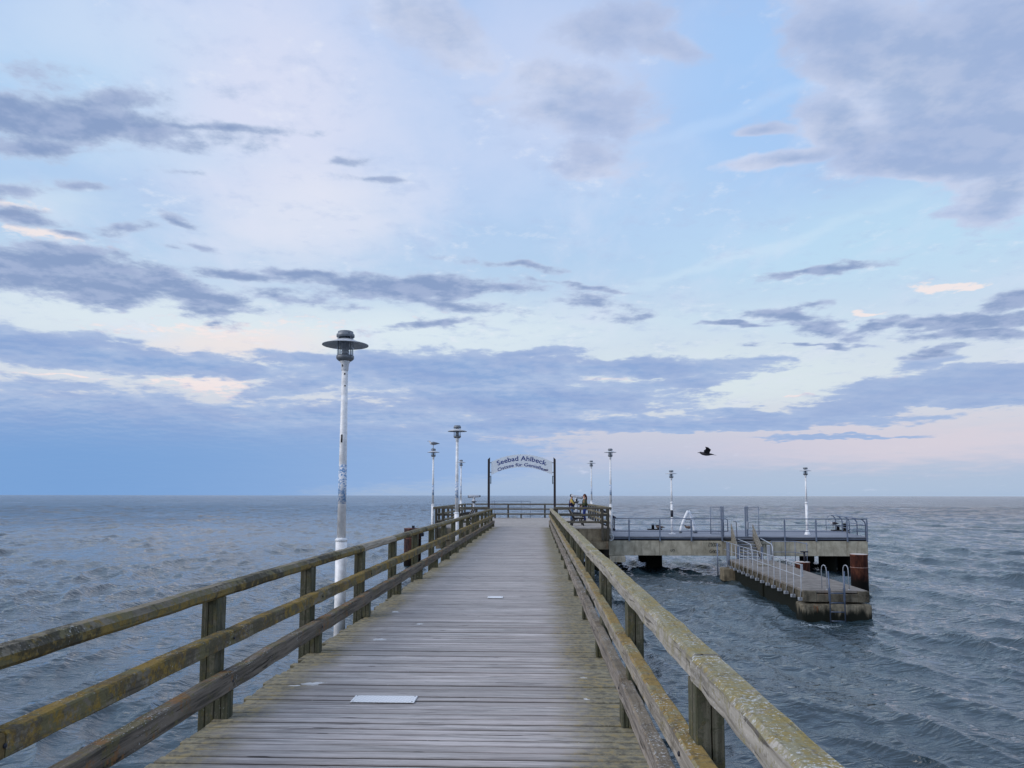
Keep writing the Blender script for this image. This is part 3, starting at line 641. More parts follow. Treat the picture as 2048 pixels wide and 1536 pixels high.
# ------------------------------------------------------------------ head platform
plat = empty('pier_head_platform', (0, 0, 0), kind='structure')
PX0, PX1, PY0, PY1 = -5.35, 3.72, 39.4, 56.4
nb = 0; mb = MB(); yy = PY0
while yy < PY1 - .01:
    mb.box(PX0, PX1, yy + .004, min(yy + .137, PY1), -.06, random.uniform(-.003, .002)); yy += .14
tag(mb.build('plank_rows', M_SLAB, plat), kind='stuff')
MB().box(PX0 + .02, PX1 - .02, PY0 + .015, PY0 + .315, -.70, -.065).build('front_beam', M_CONC_D, plat, .01)
MB().box(PX0 + .02, PX1 - .02, PY0 + .06, PY0 + .355, -1.12, -.705).build('lower_beam', M_CONC_D, plat, .01)
for x in (PX0 + .02, PX1 - .32): MB().box(x, x + .3, PY0 + .36, PY1 - .02, -.70, -.065).build('side_beam', M_CONC_D, plat, .01)
MB().box(PX0 + .02, PX1 - .02, PY0 + .36, PY1, -.22, -.066).build('slab', M_CONC_D, plat)
MB().box(2.0, 3.66, PY0 - .12, PY0 + .012, -1.12, -.71).build('beam_end_block', M_CONC_D, plat, .01)
MB().box(-4.9, -2.7, PY0 - .12, PY0 + .012, -1.12, -.74).build('beam_end_block', M_CONC_D, plat, .01)
for x, yv in ((3.4, 40.3), (-4.6, 40.3), (-.8, 40.3), (3.4, 48), (-4.6, 48), (3.4, 55.6), (-4.6, 55.6), (-.8, 55.6)):
    MB().lathe([(.42, -6.4), (.42, -1.125)], 20, c=(x, yv, 0)).build('pile', M_PILE, plat)

def bar_rail(root, a, b, levels, w, mat, name='rail', zoff=0.0):
    for (z0, z1, wd) in levels:
        ax, ay = a; bx, by = b
        MB().beam((ax, ay, (z0 + z1) / 2), (bx, by, (z0 + z1) / 2), wd, z1 - z0).build(name, mat, root, .006)
LV = [(.955, 1.06, .14), (.595, .70, .06), (.225, .335, .06)]
def platform_rail(pts_posts, a, b, inset, mat, label):
    root = empty('platform_railing', (0, 0, 0), label=label, cat='railing', group='wooden railings round the pier head')
    for (x, yv) in pts_posts:
        MB().box(x - .06, x + .06, yv - .06, yv + .06, -.66, .953).build('post', M_POST_FAR, root, .006)
    ix, iy = inset
    for i, (z0, z1, wd) in enumerate(LV):
        k = 0 if i == 0 else 1
        bar_rail(root, (a[0] + ix * k, a[1] + iy * k), (b[0] + ix * k, b[1] + iy * k), [(z0, z1, wd)], 0, mat, 'rail')
    return root
fy = 39.33
platform_rail([(-5.3, fy), (-4.95, fy), (-4.1, fy), (-3.2, fy)], (-5.38, fy), (-2.56, fy), (0, .10), M_RAIL_FAR, 'short dark railing closing the left front edge of the pier head')
platform_rail([(3.66, fy), (3.36, fy), (1.0, fy)], (.86, fy), (3.74, fy), (0, .10), M_RAIL_FAR, 'short dark railing closing the right front edge of the pier head beside the bench')
sy = [41.3 + 2.1 * k for k in range(8)]
platform_rail([(-5.41, v) for v in sy], (-5.41, 39.42), (-5.41, 56.4), (.10, 0), M_RAIL_FAR_Y, 'long wooden railing on the left side of the pier head')
platform_rail([(3.79, v) for v in sy if v not in (sy[1],)], (3.79, 39.42), (3.79, 56.4), (-.10, 0), M_RAIL_FAR_Y, 'long wooden railing on the right side of the pier head')
platform_rail([(-4.9, 56.46), (-2.2, 56.46), (.55, 56.46), (3.2, 56.46)], (-5.32, 56.46), (3.7, 56.46), (0, -.10), M_RAIL_FAR, 'wooden railing across the far seaward end of the pier head')

# thin metal railing on a low stage beyond the far end
mr = empty('metal_railing', (0, 0, 0), label='thin grey metal railing standing just beyond the far wooden railing', cat='railing')
for x in (-5.0, -3.5, -3.3, -1.25, -.55): MB().tube([(x, 57.9, -.9), (x, 57.9, 1.22)], .022, 6).build('post', M_STEEL, mr)
for z in (1.22, .72, .25): MB().tube([(-5.0, 57.9, z), (-.6, 57.9, z)], .018, 6).build('rail', M_STEEL, mr)
MB().box(-5.4, -.3, 56.75, 58.2, -.98, -.9).build('stage_floor', M_CONC_D, mr)
for x in (-5.0, -.7): MB().box(x - .15, x + .15, 57.4, 57.7, -6, -.985).build('support', M_PILE, mr)

# ------------------------------------------------------------------ arched sign
sg = empty('arched_sign', (-.852, 40.5, 0), label='tall arched pale sign reading Seebad Ahlbeck between two brown posts', cat='sign')
for s_ in (-1, 1):
    mb = MB(); x0, x1 = (s_ * 1.715, s_ * 1.835) if s_ > 0 else (s_ * 1.835, s_ * 1.715)
    hi, lo = 3.71, 3.60
    zt0, zt1 = (lo, hi) if s_ < 0 else (hi, lo)
    mb.add([(x0, -.06, 0), (x1, -.06, 0), (x1, .06, 0), (x0, .06, 0), (x0, -.06, zt0), (x1, -.06, zt1), (x1, .06, zt1), (x0, .06, zt0)],
           [(3, 2, 1, 0), (4, 5, 6, 7), (0, 1, 5, 4), (1, 2, 6, 5), (2, 3, 7, 6), (3, 0, 4, 7)])
    mb.build('post', M_SIGNPOST, sg, .006)
    for z in (3.42, 2.90):
        MB().box(min(s_ * 1.64, s_ * 1.72), max(s_ * 1.64, s_ * 1.72), -.02, .02, z - .02, z + .02).build('clamp', M_LAMP_GREY, sg)
    MB().box(s_ * 1.665 - .022, s_ * 1.665 + .022, -.03, .03, 2.28, 2.72).build('strip_light', flat('green_grey_metal', (86, 104, 108), .5), sg, .006)
    for z in (2.33, 2.67): MB().box(min(s_ * 1.69, s_ * 1.72), max(s_ * 1.69, s_ * 1.72), -.015, .015, z - .012, z + .012).build('bracket', M_LAMP_GREY, sg)
RT = 3.52; ZC = 3.872 - RT
mb = MB(); vs = []; K = 40; HW = 1.645
for i in range(K + 1):
    x = -HW + 2 * HW * i / K
    zt = ZC + sqrt(RT * RT - x * x); zb = zt - .70
    vs += [(x, -.012, zb), (x, -.012, zt), (x, .012, zb), (x, .012, zt)]
fs = []
for i in range(K):
    a = i * 4; b = a + 4
    fs += [(a, b, b + 1, a + 1), (a + 2, a + 3, b + 3, b + 2), (a + 1, b + 1, b + 3, a + 3), (a, a + 2, b + 2, b)]
fs += [(0, 1, 3, 2), (K * 4, K * 4 + 2, K * 4 + 3, K * 4 + 1)]
mb.add(vs, fs).build('panel', M_PANEL, sg)
def text_mesh(txt, size, spacing=1.0):  # slightly open lettering
    cu = bpy.data.curves.new('t', 'FONT'); cu.body = txt; cu.size = size; cu.align_x = 'CENTER'; cu.space_character = spacing; cu.resolution_u = 3; cu.offset = size * .015
    ob = bpy.data.objects.new('t', cu); COL.objects.link(ob); dg = bpy.context.evaluated_depsgraph_get()
    me = bpy.data.meshes.new_from_object(ob.evaluated_get(dg)); bpy.data.objects.remove(ob); bpy.data.curves.remove(cu)
    return me
def arc_text(txt, size, R, width, zscale, mat, name):
    me = text_mesh(txt, size); n = len(me.vertices); co = np.empty(n * 3); me.vertices.foreach_get('co', co); co = co.reshape(-1, 3)
    x0, x1 = co[:, 0].min(), co[:, 0].max(); x = (co[:, 0] - (x0 + x1) / 2) / (x1 - x0) * width
    h = co[:, 1] * zscale; th = x / R
    new = np.stack([(R + h) * np.sin(th), np.zeros(n) - .0165, ZC + (R + h) * np.cos(th)], 1)
    me.vertices.foreach_set('co', new.ravel()); me.update()
    me.materials.clear(); me.materials.append(mat)
    return link(name, me, None, sg)
arc_text('Seebad Ahlbeck', .30, 3.535 - ZC, 2.64, 1.18, M_NAVY, 'lettering')
arc_text('Ostsee f\u00fcr Genie\u00dfer', .22, 3.235 - ZC, 2.62, 1.12, M_NAVY, 'lettering')
lg = MB(); lg.tube([(1.25, -.016, 3.30), (1.30, -.016, 3.34), (1.27, -.016, 3.28), (1.34, -.016, 3.36)], .008, 5); lg.build('pale_emblem', flat('pale_grey_print', (165, 170, 180)), sg)
MB().box(1.22, 1.42, -.0165, -.0135, 2.985, 3.065).build('small_logo', flat('purple_print', (96, 92, 128)), sg)
MB().box(1.23, 1.41, -.0185, -.0169, 3.01, 3.022).build('small_logo_line', M_NAVY, sg)

# ------------------------------------------------------------------ lamps
def lathe_obj(name, prof, mat, root, seg=20): return MB().lathe(prof, seg).build(name, mat, root)
def make_lamp(x, y, z0, label, collar=1.04, base=-.8, bird=False):
    """origin at deck level of the lamp; head top at 3.99"""
    r = empty('lamp_post', (x, y, z0), label=label, cat='lamp post', group='white lamp posts on the pier')
    lathe_obj('lower_pole', [(.078, base), (.078, collar - .03)], M_WHITE, r)
    lathe_obj('collar', [(.078, collar - .03), (.086, collar - .025), (.086, collar), (.06, collar + .02)], M_WHITE_CLEAN, r)
    lathe_obj('upper_pole', [(.060, collar + .0), (.052, 2.4), (.044, 3.42)], M_WHITE, r)
    lathe_obj('neck', [(.046, 3.42), (.05, 3.425), (.055, 3.52), (.075, 3.548), (.075, 3.560)], M_WHITE_CLEAN, r)
    lathe_obj('base_ring', [(.085, 3.560), (.095, 3.566), (.118, 3.585), (.126, 3.60), (.126, 3.63), (.118, 3.64)], M_LAMP_GREY, r, 24)
    lathe_obj('glass_cylinder', [(.116, 3.641), (.116, 3.905)], M_GLASS, r, 24)
    lathe_obj('louvre_core', [(.050, 3.641), (.056, 3.70), (.048, 3.71), (.056, 3.73), (.048, 3.74), (.056, 3.76), (.048, 3.77), (.056, 3.79), (.056, 3.90)], M_CHROME, r, 16)
    MB().lathe([(.122, 3.835), (.32, 3.792), (.326, 3.788), (.326, 3.797), (.20, 3.833), (.122, 3.868)], 40).build('shade', M_SHADE, r)
    for k in range(4):
        a = k * pi / 2 + .5; MB().tube([(.121 * cos(a), .121 * sin(a), 3.60), (.121 * cos(a), .121 * sin(a), 3.94)], .006, 5).build('strut', M_LAMP_GREY, r)
    lathe_obj('cap', [(.118, 3.905), (.128, 3.91), (.128, 3.945), (.112, 3.958), (.108, 3.985), (.09, 3.993), (.03, 3.995)], M_LAMP_GREY, r, 24)
    lathe_obj('sticker_band', [(.0572, 1.42), (.0566, 2.08)] if collar < 2 and z0 > -.3 else [(.058, .9), (.058, 1.15)], M_STICK, r)
    return r
L1 = make_lamp(-2.745, 10.5, 0, 'nearest and tallest looking white lamp post beside the left railing')
L1.rotation_euler = (0, 0, .4)
for z, rr, h in ((3.49, .053, .03), (3.37, .046, .025), (3.2, .047, .015), (2.45, .0535, .11)):
    a = -pi / 2 - .4 + random.uniform(-.5, .6)
    MB().lathe([(rr * .3, -h / 2), (rr * .3, h / 2)], 8, c=(rr * .78 * cos(a), rr * .78 * sin(a), z)).build('dark_sticker', M_BLACK, L1)
make_lamp(-2.72, 25.3, .03, 'second white lamp post along the left railing, halfway down the pier')
L3 = make_lamp(-5.52, 39.6, .14, 'white lamp post at the left front corner of the pier head, a gull on top')
make_lamp(-5.56, 54.5, .25, 'far white lamp post behind the left side of the pier head')
make_lamp(3.86, 39.9, .15, 'white lamp post at the right front corner of the pier head')
make_lamp(3.93, 55.0, .22, 'far white lamp post behind the two people on the pier head')
def land_lamp(x, y, z0, H, label, cone):
    """lamp standing on the landing deck: same head, a straight pole and foot"""
    r = empty('lamp_post', (x, y, z0), label=label, cat='lamp post', group='white lamp posts on the pier')
    k = H - 3.995
    lathe_obj('lower_pole', [(.07, .0), (.07, 1.7)], M_WHITE, r); lathe_obj('upper_pole', [(.055, 1.7), (.044, 3.42 + k)], M_WHITE, r)
    lathe_obj('collar', [(.07, 1.7), (.085, 1.705), (.085, 1.78), (.06, 1.8)], M_WHITE_CLEAN, r)
    if cone: lathe_obj('foot_cone', [(.16, .0), (.16, .02), (.075, .26)], M_WHITE_CLEAN, r)
    else: MB().box(-.17, .17, -.17, .17, 0, .025).build('foot_plate', M_WHITE_CLEAN, r)
    for nm, pr, mt, sg_ in (('neck', [(.046, 3.42), (.05, 3.425), (.055, 3.52), (.075, 3.56)], M_WHITE_CLEAN, 16),
        ('base_ring', [(.085, 3.560), (.126, 3.60), (.126, 3.63), (.118, 3.64)], M_LAMP_GREY, 20), ('glass_cylinder', [(.116, 3.641), (.116, 3.905)], M_GLASS, 20),
        ('louvre_core', [(.055, 3.641), (.062, 3.70), (.062, 3.90)], M_CHROME, 12), ('shade', [(.122, 3.835), (.32, 3.792), (.326, 3.797), (.20, 3.833), (.122, 3.868)], M_SHADE, 30),
        ('cap', [(.118, 3.905), (.128, 3.945), (.108, 3.985), (.03, 3.995)], M_LAMP_GREY, 20)):
        lathe_obj(nm, [(a, b + k) for a, b in pr], mt, r, sg_)
    return r
LA = land_lamp(7.53, 42.6, -.48, 3.57, 'white lamp post on the landing deck left of the white A-frame', False)
MB().lathe([(.075, .95), (.075, 1.33)], 12).build('dark_sleeve', M_NAVY_STEEL, LA)
land_lamp(14.86, 42.2, -.48, 3.72, 'white lamp post with a cone foot on the right half of the landing deck', True)

# ------------------------------------------------------------------ ship landing
LZ = -.48
land = empty('landing_stage', (0, 0, 0), kind='structure')
def poly_slab(pts, z0, z1):
    n = len(pts); mb = MB()
    return mb.add([(x, y, z0) for x, y in pts] + [(x, y, z1) for x, y in pts], [tuple(range(n))[::-1], tuple(range(n, 2 * n))] + [(i, (i + 1) % n, (i + 1) % n + n, i + n) for i in range(n)])
m, q = new_mat('landing_grating'); c0, c, r_ = coords(q)
_gx = q.a('ShaderNodeTexWave', {'wave_type': 'BANDS', 'bands_direction': 'X'}, {'Vector': c, 'Scale': 1.6}).outputs['Fac']
finish(q, q.mix(q.ss(q.noise(q.mapping(c, scale=(.4, 2, 1)), 1.5, 6, .6), .35, .65), lin((112, 116, 128)), lin((140, 144, 154))), .7, q.noise(c, 30, 3, .6), .3, .005, .1, .3)
M_GRATE = m
for i in range(7):
    ya = 40.0 + i * 1.129; yb = ya + 1.12; xa = 17.2 + (ya - 40) * .19; xb = 17.2 + (yb - 40) * .19
    poly_slab([(3.9, ya), (xa, ya), (xb, yb), (3.9, yb)], LZ - .06, LZ).build('deck_panel', M_GRATE, land)
MB().box(3.9, 17.15, 40.12, 40.24, LZ - .22, LZ - .061).build('edge_channel', M_NAVY_STEEL, land)
MB().box(3.95, 17.1, 40.0, 40.06, LZ - .13, LZ - .10).build('edge_angle', M_STEEL, land)
poly_slab([(17.05, 40.25), (17.17, 40.25), (18.6, 47.8), (18.48, 47.8)], LZ - .22, LZ - .061).build('edge_channel', M_NAVY_STEEL, land)
xs = [3.74, 6.4, 8.05, 9.7, 11.35, 12.95, 14.55, 16.1, 17.18]
for a, b in zip(xs[:-1], xs[1:]):
    MB().box(a + .006, b - .006, 40.0, 40.55, -1.47, -.70).build('beam_panel', M_CONC, land, .012)
poly_slab([(16.7, 40.56), (17.18, 40.56), (18.7, 47.9), (18.2, 47.9)], -1.40, -.702).build('end_beam', M_CONC_D, land, .01)
MB().box(16.75, 17.14, 40.05, 40.9, -1.72, -1.475).build('corner_bracket', M_CONC_D, land, .02)
MB().box(3.9, 18.2, 47.3, 47.8, -1.47, -.703).build('rear_beam', M_CONC_D, land)
for yv in (42.3, 44.8): MB().box(3.9, 17.4, yv, yv + .35, -1.05, -.702).build('cross_girder', M_NAVY_STEEL, land)
for x, yv, rr in ((6.5, 42.5, .43), (15.9, 42.2, .46), (17.05, 42.6, .44), (6.6, 46.8, .43), (16.4, 46.8, .43), (17.9, 46.6, .43)):
    MB().lathe([(rr, -6.4), (rr, -1.06), (rr, -1.055)], 22, c=(x, yv, 0)).build('pile', M_PILE, land)
for y0_, y1_ in ((41.9, 43.1), (46.3, 47.25)):
    MB().box(15.35, 17.6, y0_, y1_, -1.62, -1.06).build('pile_cap', M_CONC_D, land, .02)
MB().box(3.75, 4.55, 39.45, 40.1, -1.78, -1.475).build('bearing_block', M_CONC, land, .01)
# graffiti scrawls on the concrete face
def scrawl(x0, z0, w, h, seed, n=6):
    rr = random.Random(seed); mb = MB()
    for k in range(n):
        cx = x0 + w * (k + .5) / n; pts = []
        a0 = rr.uniform(0, 6); 
        for j in range(7):
            a = a0 + j * rr.uniform(.6, 1.1); pts.append((cx + cos(a) * w / n * rr.uniform(.3, .8), 39.992, z0 + h * .5 + sin(a) * h * rr.uniform(.25, .5)))
        mb.tube(pts, .010, 4)
    return mb
scrawl(8.95, -1.02, .62, .26, 1).build('graffiti', flat('graffiti_black', (60, 62, 58)), land)
scrawl(9.0, -1.36, .5, .22, 4, 4).build('graffiti', flat('graffiti_black2', (60, 62, 58)), land)
scrawl(11.35, -1.08, .55, .28, 2, 4).build('graffiti', flat('graffiti_black3', (66, 70, 68)), land)
scrawl(6.95, -1.28, .22, .16, 3, 2).build('graffiti', flat('graffiti_black4', (84, 84, 76)), land)

def metal_rail(label, x0, x1, posts, ends):
    r = empty('metal_railing', (0, 0, 0), label=label, cat='railing', group='blue-grey metal railings on the landing front')
    yv = 39.955
    for x in posts: MB().box(x - .035, x + .035, yv - .03, yv + .03, -.72, .40).build('post', M_STEEL, r, .006)
    for z, rr in ((.46, .026), (.13, .017), (-.20, .017)):
        pts = [(x0, yv, z), (x1, yv, z)]
        if z == .46 and ends:
            pts = [(x0, yv, z), (x1 - .1, yv, z), (x1 - .03, yv, z - .03), (x1, yv, z - .1), (x1, yv, -.20)]
        MB().tube(pts, rr, 8).build('rail', M_STEEL, r)
    for x in posts: MB().tube([(x, yv, .39), (x, yv, .46)], .014, 6).build('pin', M_STEEL, r)
    return r
metal_rail('blue-grey metal railing on the landing front left of the stairs', 3.95, 9.96, [4.81, 6.42, 8.06, 9.66], True)
metal_rail('blue-grey metal railing on the landing front right of the stairs', 11.12, 17.16, [12.9, 14.52, 16.12, 17.14], False)
er = empty('metal_railing', (0, 0, 0), label='metal railing with inward-curved tops along the right end of the landing', cat='railing')
for i in range(5):
    yv = 40.15 + i * 1.88; x = 17.14 + (yv - 40) * .185; x -= .02
    MB().tube([(x, yv, LZ - .2), (x, yv, .18), (x - .04, yv, .30), (x - .14, yv, .41), (x - .26, yv, .47)], .036, 8).build('post', M_STEEL, er)
for z, dx in ((.47, -.26), (.13, 0), (-.2, 0)):
    MB().tube([(17.14 + .15 * .185 - .02 + dx, 40.15, z), (17.14 + 7.67 * .185 - .02 + dx, 47.67, z)], .022, 8).build('rail', M_STEEL, er)
MB().tube([(18.2, 47.75, .45), (18.0, 47.8, .2), (18.0, 47.8, -.48)], .02, 6).build('end_hoop', M_STEEL, er)

def gate(x0, x1, hinge, label):
    r = empty('mesh_gate', (0, 0, 0), label=label, cat='gate', group='open mesh gates at the head of the stairs')
    z0, z1 = -.36, 1.08; yv = 40.32
    hx, ox = (x1, x0) if hinge > 0 else (x0, x1)
    MB().box(hx - .03, hx + .03, yv - .045, yv + .045, LZ, 1.10).build('hinge_post', M_STEEL, r, .006)
    MB().box(hx - .028 + hinge * .1, hx + .028 + hinge * .1, yv - .045, yv + .045, LZ - .2, 1.10).build('hinge_post', M_STEEL, r, .006)
    MB().tube([(ox, yv, z0), (ox, yv, z1)], .022, 6).build('outer_upright', M_STEEL, r)
    for z in (z0, z1 - .02): MB().tube([(ox, yv, z), (hx, yv, z)], .015, 6).build('frame_bar', M_STEEL, r)
    mb = MB(); n = 7
    for i in range(1, n): mb.tube([(ox + (hx - ox) * i / n, yv, z0), (ox + (hx - ox) * i / n, yv, z1)], .0045, 4)
    for i in range(1, 9): mb.tube([(ox, yv, z0 + (z1 - z0) * i / 9), (hx, yv, z0 + (z1 - z0) * i / 9)], .0045, 4)
    tag(mb.build('wire_mesh', M_STEEL, r), kind='stuff')
    MB().box(hx - .06, hx + .06, yv - .10, yv - .05, -.1, .30).build('lock_box', M_GALV, r, .01)
    return r
gate(9.16, 9.72, 1, 'tall wire mesh gate standing open left of the stairs')
gate(11.08, 11.68, -1, 'tall wire mesh gate standing open right of the stairs')

# stairs from the landing to the jetty
st = empty('stairs', (0, 0, 0), label='short flight of grey steps with timber side panels from landing down to jetty', cat='stairs')
P_t = Vector((10.70, 39.98, -.50)); P_b = Vector((10.08, 36.35, -1.32)); NS = 7
for i in range(NS):
    t = (i + .6) / NS; p = P_t.lerp(P_b, t)
    MB().box(-.50, .50, -.17, .17, -.028, .028).build('step', M_GRATE, st, .005, p, (0, 0, -.17))
dirv = (P_b - P_t).normalized(); side = Vector((-dirv.y, dirv.x, 0)).normalized()
for s_ in (-1, 1):
    top = P_t + side * .54 * s_; bot = P_b + side * .54 * s_
    MB().beam(top + Vector((0, 0, -.05)), bot + Vector((0, 0, -.05)), .05, .22).build('stringer', M_STAIR_WOOD, st)
    x_out = s_
    if (side * s_).x < 0:
        a = top + Vector((0, 0, .08)); b = bot + Vector((0, 0, .04)); mb = MB(); w = Vector((.022, 0, 0))
        q_ = [a - w, b - w, b - w + Vector((0, 0, .42)), a - w + Vector((0, 0, .62))]; q2 = [v + w * 2 for v in q_]
        mb.add(q_ + q2, [(0, 1, 2, 3), (7, 6, 5, 4), (0, 4, 5, 1), (1, 5, 6, 2), (2, 6, 7, 3), (3, 7, 4, 0)]).build('side_panel', M_STAIR_WOOD, st)
        MB().tube([a + Vector((.12, 0, .75)), a + Vector((.14, -.5, .72)), b + Vector((.10, .5, .5)), b + Vector((.10, .4, .2))], .018, 6).build('handrail', M_NAVY_STEEL, st)
    else:
        for zz_ in (.14, .36, .60):
            MB().beam(top + Vector((0, 0, zz_)), bot + Vector((0, 0, zz_ - .06)), .04, .13).build('side_board', M_STAIR_WOOD, st)
    for p in (bot,): MB().box(p.x - .05, p.x + .05, p.y - .05, p.y + .05, -1.33, -.75).build('newel', M_STEEL, st)

# ------------------------------------------------------------------ jetty (low concrete walkway)
jet = empty('landing_jetty', (8.471, 24.5, -1.33), -radians(2.7), kind='structure')
JW, JL = 1.95, 11.75
nsl = 5
for i in range(nsl):
    a = JL * i / nsl + .006; b = JL * (i + 1) / nsl - .006
    MB().box(.0, JW, a, b, -.08, 0).build('walk_slab', M_CONC_DECK, jet, .008)
MB().box(.62, 1.25, 8.2, 8.85, .003, .05).build('access_hatch', M_STAIR_WOOD, jet, .005)
MB().box(.02, .34, .02, JL - .02, -.36, -.083).build('edge_beam', M_CONC_JET, jet, .012)
MB().box(JW - .34, JW - .02, .02, JL - .02, -.36, -.083).build('edge_beam', M_CONC_JET, jet, .012)
for i in range(15):
    yv = .3 + i * .8
    MB().box(-.03, .018, yv, yv + .16, -.33, -.10).build('side_rib', M_CONC_JET, jet, .01)
MB().box(-.06, .36, -.06, .018, -.36, -.02).build('head_beam', M_CONC_JET, jet, .012)
MB().box(.36, 1.64, -.05, .018, -.36, -.11).build('head_beam', M_CONC_JET, jet, .012)
MB().box(1.64, JW + .03, -.06, .018, -.36, -.02).build('head_beam', M_CONC_JET, jet, .012)
mb = MB(); mb.box(-.12, 2.03, -.12, .62, -1.5, -.42); mb.build('pile_cap', M_CONC_WATER, jet, .07, bseg=2)
mb = MB(); mb.box(-.42, .5, 10.9, 11.7, -.95, -.37); mb.build('pile_cap', M_CONC_D, jet, .03)
MB().box(.05, 1.9, 5.6, 6.2, -1.4, -.37).build('pile_cap', M_PILE, jet, .03)
for x, yv in ((.4, .3), (1.6, .3), (.45, 5.9), (1.5, 5.9), (.2, 11.3), (1.5, 11.3)):
    MB().lathe([(.3, -5), (.3, -.45)], 16, c=(x, yv, 0)).build('pile', M_PILE, jet)
MB().box(.12, 1.80, .65, JL - .4, -1.3, -.365).build('shadow_slab', M_PILE, jet)  # solid dark slab standing in for the open shadow under the walkway

jr = empty('jetty_railing', (8.471, 24.5, -1.33), -radians(2.7), label='slim galvanised railing with bracketed posts along the left edge of the low jetty', cat='railing')
for i in range(15):
    yv = .05 + i * .81
    MB().tube([(-.13, yv - .02, -.30), (-.08, yv, .0), (-.07, yv, .80)], .013, 6).build('post', M_GALV, jr)
    MB().box(-.17, -.032, yv - .012, yv + .10, -.34, -.24).build('bracket', M_GALV, jr, .005)
MB().tube([(-.07, -.02, .80), (-.07, 12.4, .80)], .016, 8).build('top_rail', M_GALV, jr)
MB().tube([(-.07, .0, .42), (-.07, 12.4, .42)], .014, 8).build('lower_rail', M_GALV, jr)
MB().box(-.10, -.04, -.07, -.03, .42, .82).build('end_plate', M_GALV, jr, .004)
MB().box(-.13, .0, 11.4, 11.52, -.3, .82).build('end_post', M_STEEL, jr, .006)
MB().tube([(-.4, 12.3, -.9), (-.4, 12.3, .7)], .03, 8).build('far_upright', M_STEEL, jr)

jr2 = empty('handrail', (8.471, 24.5, -1.33), -radians(2.7), label='curved galvanised handrail at the foot of the stairs on the jetty', cat='handrail')
MB().tube([(.62, 12.4, .90), (.62, 9.9, .82), (.62, 9.75, .74), (.62, 9.72, .0)], .022, 8).build('tube', M_GALV, jr2)
MB().tube([(1.66, 12.3, .95), (1.66, 10.4, .80), (1.66, 10.2, .70), (1.66, 10.15, .0)], .024, 8).build('tube', M_GALV, jr2)
MB().box(1.60, 1.74, 10.9, 11.0, .0, .72).build('post', M_GALV, jr2, .01)
MB().tube([(.62, 12.2, .45), (.62, 9.74, .40)], .016, 8).build('tube', M_GALV, jr2)
jr3 = empty('jetty_railing', (8.471, 24.5, -1.33), -radians(2.7), label='grey railing on the far right edge of the jetty in front of the concrete beam', cat='railing')
MB().tube([(1.95, 11.6, .86), (3.05, 11.6, .86), (3.35, 10.9, .80), (3.35, 10.7, .74)], .02, 8).build('top_rail', M_STEEL, jr3)
MB().tube([(1.95, 11.6, .36), (3.0, 11.6, .36), (3.35, 10.9, .32)], .016, 8).build('lower_rail', M_STEEL, jr3)
for x, yv in ((1.98, 11.6), (2.6, 11.6), (3.05, 11.6), (3.35, 10.8)): MB().tube([(x, yv, -.36), (x, yv, .86)], .018, 6).build('post', M_STEEL, jr3)
MB().box(1.93, 3.42, 10.7, 11.7, -.42, -.36).build('side_stage', M_CONC_D, jr3)
MB().box(2.9, 3.2, 11.0, 11.4, -5, -.425).build('support', M_PILE, jr3)

# ladder and grab loops at the jetty head
ld = empty('steel_ladder', (9.37, 24.26, -1.33), -radians(2.7), label='blue-grey steel ladder hanging down the head of the jetty into the water', cat='ladder')
for x in (-.20, .25):
    MB().tube([(x, -.02, -1.0), (x, -.02, .02), (x - .02 * (1 if x < 0 else -1), .0, .62)], .022, 8).build('stile', M_GRIP, ld)
    MB().box(x - .03, x + .03, -.03, .03, -.30, .10).build('stile_bracket', M_GRIP, ld, .005)
for z in (-.06, -.36, -.64, -.92): MB().tube([(-.20, -.02, z), (.25, -.02, z)], .016, 8).build('rung', M_GRIP, ld)
for k, (x, lab) in enumerate(((-.16, 'left one of two galvanised grab hoops at the jetty head'), (.53, 'right one of two galvanised grab hoops at the jetty head, beside the ladder'))):
    gh = empty('grab_hoop', (9.37 + x, 24.62, -1.33), -radians(2.7), label=lab, cat='grab rail', group='grab hoops on the jetty head')
    pts = [(.03, 0, 0), (.02, .01, .60), (.012, .02, .70), (-.01, .05, .76), (-.04, .09, .775), (-.065, .13, .75), (-.078, .17, .68), (-.075, .20, .58), (-.055, .26, .0)]
    MB().tube(pts, .014, 8).build('hoop', M_GALV, gh)
    MB().lathe([(.05, 0), (.05, .012)], 12, c=(.03, 0, 0)).build('foot', M_GALV, gh)

# ------------------------------------------------------------------ steel dolphins
def dolphin(x, y, r, top, mat, label, extra=None):
    o = empty('mooring_pile', (x, y, top), label=label, cat='mooring pile', group='rusty steel mooring piles')
    MB().lathe([(r, -5.5), (r, -.06), (r + .015, -.05), (r + .015, 0), (r * .9, .008), (.02, .012)], 28).build('tube', mat, o)
    MB().lathe([(r + .004, -.58), (r + .014, -.57), (r + .014, -.55), (r + .004, -.54)], 28).build('weld_band', mat, o)
    return o
dolphin(13.60, 32.6, .345, -.80, M_RUST, 'tall red-brown rusty steel mooring pile at the right of the jetty')
d2 = dolphin(11.78, 34.2, .31, -1.27, M_RUST, 'short rusty mooring pile with a T-shaped pin behind the jetty')
MB().tube([(.10, 0, 0), (.10, 0, .42)], .045, 10).build('pin', M_NAVY_STEEL, d2); MB().box(-.06, .26, -.06, .06, .42, .47).build('pin_head', M_NAVY_STEEL, d2, .01)
d3 = dolphin(-7.0, 42.2, .48, -.18, M_RUST2, 'purple-brown mooring pile in the sea behind the left railing')
MB().box(.02, .16, -.45, -.30, -.2, .16).build('fender_post', M_NAVY_STEEL, d3, .01)
MB().box(.42, .62, -.2, .1, -.45, -.25).build('chock', M_NAVY_STEEL, d3, .02)

